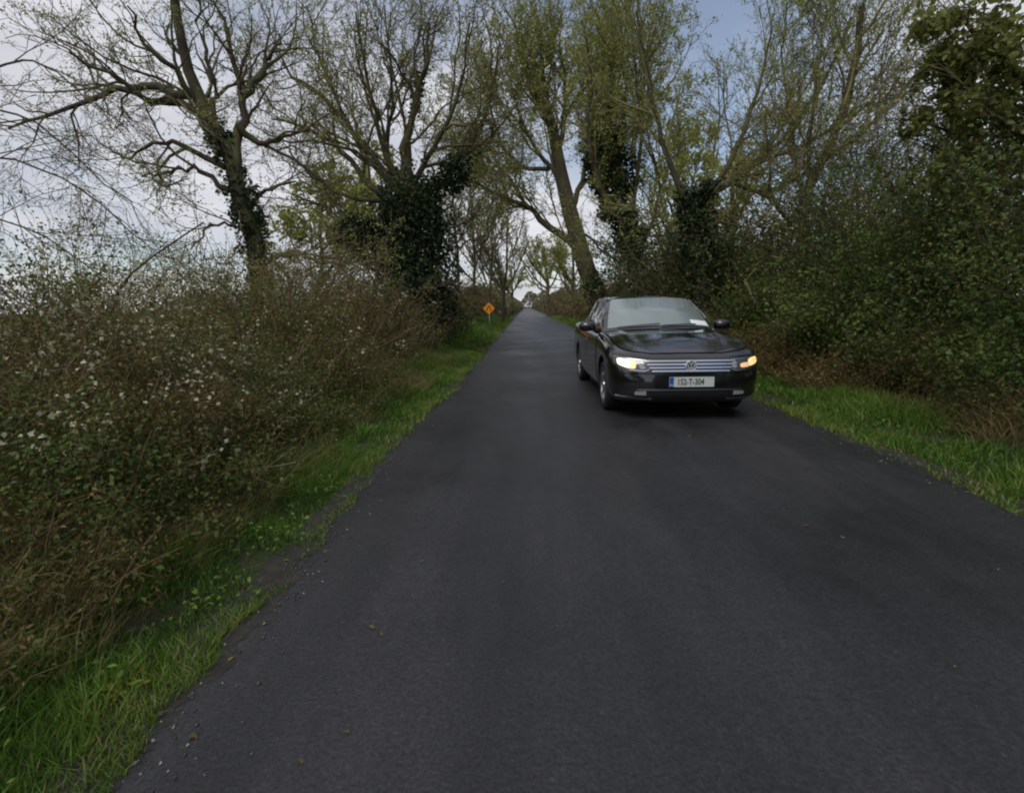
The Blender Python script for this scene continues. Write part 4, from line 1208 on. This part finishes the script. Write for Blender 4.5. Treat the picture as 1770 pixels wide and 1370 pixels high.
# ------------------------------------------------------------------ verges
def verge(name, label, seed, side, y0, y1, dmax, n, h, w, mat, dmin=-.05, patch=True, lean=.6):
    nr = np.random.default_rng(seed)
    y = y0 + (y1 - y0) * nr.random(n)
    d = dmin + (dmax - dmin) * nr.random(n) ** 1.2
    pt = (np.sin(y * 1.9 + seed) + .8 * np.sin(y * 4.7 + d * 6 + seed) + .7 * np.sin(d * 8 + y * 1.3) + .6 * np.sin(y * 9.1 - d * 5)) / 2
    if patch:
        keep = nr.random(n) < np.clip(.80 + .4 * pt, .55, 1)
        y, d, pt = y[keep], d[keep], pt[keep]
    x = el_np(y) - d if side < 0 else er_np(y) + d
    z = np.maximum(gz_np(x, y), 0.0) - .01
    dd = np.clip(d / dmax, 0, 1)
    tn = np.clip(nr.random(len(x)) * .6 + .12 + .26 * pt, 0, .93)
    tn = np.where(nr.random(len(x)) < np.where(d < .08, .22, .06), nr.uniform(.93, 1, len(x)), tn)
    hs = h * (.45 + .8 * dd) * np.clip(.9 + .45 * pt, .4, 1.5)
    o = link(name, grass_mesh(name, np.stack([x, y, z], 1), hs, w, nr, tn, lean), M[mat])
    tag(o, label, 'grass', kind='stuff')
verge('verge_grass', 'bright green grass edging the road at lower left', 81, -1, .5, 5.0, .56, 34000, .13, .006, 'grass', dmin=-.10)
verge('verge_grass', 'green grass verge along the left road edge up to the sign', 82, -1, 5.0, 16.0, .95, 34000, .20, .013, 'grass', dmin=-.12)
verge('verge_grass', 'distant green grass verge on the left near the orange sign', 83, -1, 16, 60, 1.7, 15000, .30, .04, 'grass', patch=False)
verge('verge_grass', 'green grass verge along the right road edge beside the car', 84, 1, -1.0, 11.0, .85, 40000, .18, .011, 'grass', dmin=-.12)
verge('verge_grass', 'distant grass verge behind the car on the right', 85, 1, 11, 70, 1.6, 15000, .30, .04, 'grass', patch=False)
verge('dry_grass', 'dry straw and rank grass sloping up between the left verge and the hedge', 86, -1, .5, 13.0, 1.9, 26000, .30, .006, 'straw', dmin=.35, lean=1.0)
verge('dry_grass', 'dry straw stalks at the foot of the right hedge', 87, 1, 2.4, 14.0, 1.9, 14000, .30, .008, 'straw', dmin=.75, lean=1.0)
verge('rank_grass', 'long dull green grass growing through the left bank scrub', 88, -1, .5, 13.0, 1.7, 16000, .34, .007, 'olive', dmin=.45, lean=1.0)

# low leafy weeds in the verge
def weed_patch(label, seed, side, y0, y1, d0, d1, n, size):
    nr = np.random.default_rng(seed)
    k = max(8, n // 14)
    cy = y0 + (y1 - y0) * nr.random(k); cd = d0 + (d1 - d0) * nr.random(k)
    i = nr.integers(0, k, n)
    y = cy[i] + nr.normal(scale=.07, size=n); d = cd[i] + nr.normal(scale=.07, size=n)
    x = el_np(y) - d if side < 0 else er_np(y) + d
    z = np.maximum(gz_np(x, y), 0) + np.abs(nr.normal(scale=.05, size=n)) + .015
    o = link('weed_patch', leaf_mesh('weed_patch', np.stack([x, y, z], 1), size, nr, .55, .15, True, 1.0, np.clip(nr.random(n) * .9, 0, 1)), M['grass'])
    tag(o, label, 'weeds', kind='stuff')
weed_patch('leafy weeds among the near left verge grass', 91, -1, .8, 6.0, .05, .75, 1800, .028)
weed_patch('leafy weeds among the right verge grass beside the car', 92, 1, 2.6, 10.0, .1, 1.1, 1800, .04)

# ------------------------------------------------------------------ loose branches and litter
def stick(name, label, polys, Y, r, mat, seed, dys=None, group=None):
    rg = random.Random(seed); w = Wood()
    main = None
    for k, pl in enumerate(polys):
        pts = [P(q[0], q[1], Y + (q[2] if len(q) > 2 else 0)) for q in pl]
        pp = smooth_path(pts, 10, rg, .006)
        w.add(pp, list(np.linspace(r * (1 if k == 0 else .7), r * .35, 10)), 7)
        if main is None: main = pp
    me = w.mesh(name)
    off = np.array(main[0])
    co = np.empty(len(me.vertices) * 3, np.float32); me.vertices.foreach_get('co', co)
    me.vertices.foreach_set('co', (co.reshape(-1, 3) - off).ravel()); me.update()
    o = link(name, me, M[mat]); o.location = off
    return tag(o, label, 'branch', group)
stick('dead_branch', 'forked pale dead branch low in the left hedge', [[(492, 740, .3), (500, 715), (515, 695), (535, 672)], [(500, 715), (482, 705, .1), (468, 690, .1)], [(512, 700), (535, 690, .2), (550, 680, .2)]], 5.0, .014, 'dead', 1)
stick('dead_branch', 'pale fallen twig lying across the left verge scrub', [[(415, 798), (445, 806), (478, 806), (512, 798)]], 3.75, .009, 'dead', 2)
stick('dead_branch', 'pale broken stick leaning in the right hedge above the car', [[(1287, 485), (1295, 502), (1303, 518), (1311, 532)]], 11.4, .035, 'dead', 3)
stick('dead_branch', 'thin pale stick slanting down beside the right headlight', [[(1335, 555), (1352, 562), (1372, 575)]], 9.6, .016, 'dead', 4)
stick('arching_stem', 'dark bare arching stem rising from the hedge at the left edge', [[(60, 620), (100, 580), (150, 548), (192, 541), (206, 500), (240, 460), (290, 425), (352, 384)], [(206, 500), (202, 520), (192, 541)]], 4.6, .017, 'bark', 5)

def yellow_leaf():
    nr = np.random.default_rng(7)
    n = 12
    y = 1.66 + nr.normal(scale=.05, size=n); x = el_np(y) - .06 + nr.normal(scale=.04, size=n)
    z = np.maximum(gz_np(x, y), 0) + .03 + np.abs(nr.normal(scale=.012, size=n))
    m = leafy('yellowed_leaf', [(0, (.28, .26, .03)), (1, (.48, .43, .06))], .5, .3)
    o = link('dock_plant', leaf_mesh('dock_plant', np.stack([x, y, z], 1), .055, nr, .5, .15, True, 1.2), m)
    tag(o, 'yellowed dock leaves at the road edge in the lower left corner', 'plant')
yellow_leaf()

# mud and grit washed over both road edges
def edge_dirt():
    m, n, b, out = new_mat('edge_mud')
    g = n.nodes.new('ShaderNodeNewGeometry')
    f = noise_node(n, g.outputs['Position'], 9, 6, .7)
    n.links.new(ramp_node(n, f, [(.3, (.014, .013, .011)), (.5, (.03, .027, .021)), (.7, (.055, .047, .034)), (.85, (.09, .08, .062))]), b.inputs['Base Color'])
    b.inputs['Roughness'].default_value = .8
    f2 = noise_node(n, g.outputs['Position'], 60, 4, .7)
    bp = n.nodes.new('ShaderNodeBump'); bp.inputs['Strength'].default_value = .9; bp.inputs['Distance'].default_value = .012
    n.links.new(f2, bp.inputs['Height']); n.links.new(bp.outputs[0], b.inputs['Normal'])
    nr = np.random.default_rng(17)
    for side, nm in ((-1, 'left'), (1, 'right')):
        y = np.arange(-2, 34, .035)
        e = el_np(y) if side < 0 else er_np(y)
        reach = .05 + .07 * np.abs(np.sin(y * 1.3 + side) + .6 * np.sin(y * 3.9)) * .8 + .03 * np.abs(np.sin(y * 13)) + np.abs(nr.normal(0, .025, len(y)))
        cols = [e + side * .10, e, e - side * reach * .5, e - side * reach]
        X = np.stack(cols, 1)
        u = np.clip((X - el_np(y)[:, None]) / (er_np(y) - el_np(y))[:, None], 0, 1)
        Z = .004 + .03 * (1 - (2 * u - 1) ** 2) + np.array([.010, .010, .005, .0015])[None]
        i = np.arange(X.size).reshape(X.shape)
        fq = np.stack([i[:-1, :-1], i[:-1, 1:], i[1:, 1:], i[1:, :-1]], -1).reshape(-1, 4)
        o = link('edge_mud', np_mesh('edge_mud', np.stack([X, np.repeat(y[:, None], 4, 1), Z], -1), fq, smooth=True), m)
        tag(o, 'dark mud and grit washed over the %s road edge' % nm, 'mud', kind='stuff')
edge_dirt()
def litter():
    nr = np.random.default_rng(19)
    n = 170
    y = 1.2 + 13 * nr.random(n) ** 1.4
    t = np.where(nr.random(n) < .5, nr.random(n) ** 3 * .5, 1 - nr.random(n) ** 3 * .5)
    x = el_np(y) * (1 - t) + er_np(y) * t
    z = .004 + .03 * (1 - (2 * t - 1) ** 2) + .006
    o = link('fallen_foliage', leaf_mesh('fallen_foliage', np.stack([x, y, z], 1), .026, nr, .55, .12, True, 3.0), M['brown'])
    tag(o, 'fallen brown leaves lying on the tarmac near the verges', 'leaves', kind='stuff')
litter()

# loose chippings along the road edges
def chippings():
    nr = np.random.default_rng(9)
    n = 3200
    y = .8 + 16 * nr.random(n) ** 1.5
    sd = nr.random(n) < .65
    d = np.abs(nr.normal(scale=.16, size=n)) - .03
    x = np.where(sd, el_np(y) + d, er_np(y) - d)
    u = (x - el_np(y)) / (er_np(y) - el_np(y))
    z = .004 + .03 * (1 - (2 * u - 1) ** 2)
    s = nr.uniform(.003, .010, n) * np.where(nr.random(n) < .06, 1.7, 1)
    base = np.array([[1, 0, 0], [-1, 0, 0], [0, 1, 0], [0, -1, 0], [0, 0, .8], [0, 0, -.3]])
    v = np.stack([x, y, z + s * .25], 1)[:, None, :] + base[None] * s[:, None, None] * nr.uniform(.6, 1.3, (n, 6, 1))
    f0 = np.array([[0, 2, 4], [2, 1, 4], [1, 3, 4], [3, 0, 4], [2, 0, 5], [1, 2, 5], [3, 1, 5], [0, 3, 5]])
    f = (np.arange(n) * 6)[:, None, None] + f0[None]
    m = leafy('chipping', [(0, (.05, .05, .052)), (.7, (.12, .115, .11)), (1, (.34, .33, .31))], .8, 0)
    o = link('loose_chippings', np_mesh('loose_chippings', v.reshape(-1, 3), f.reshape(-1, 3), np.repeat(nr.random(n), 6)), m)
    tag(o, 'loose grey stone chippings scattered along the road edges', 'gravel', kind='stuff')
chippings()
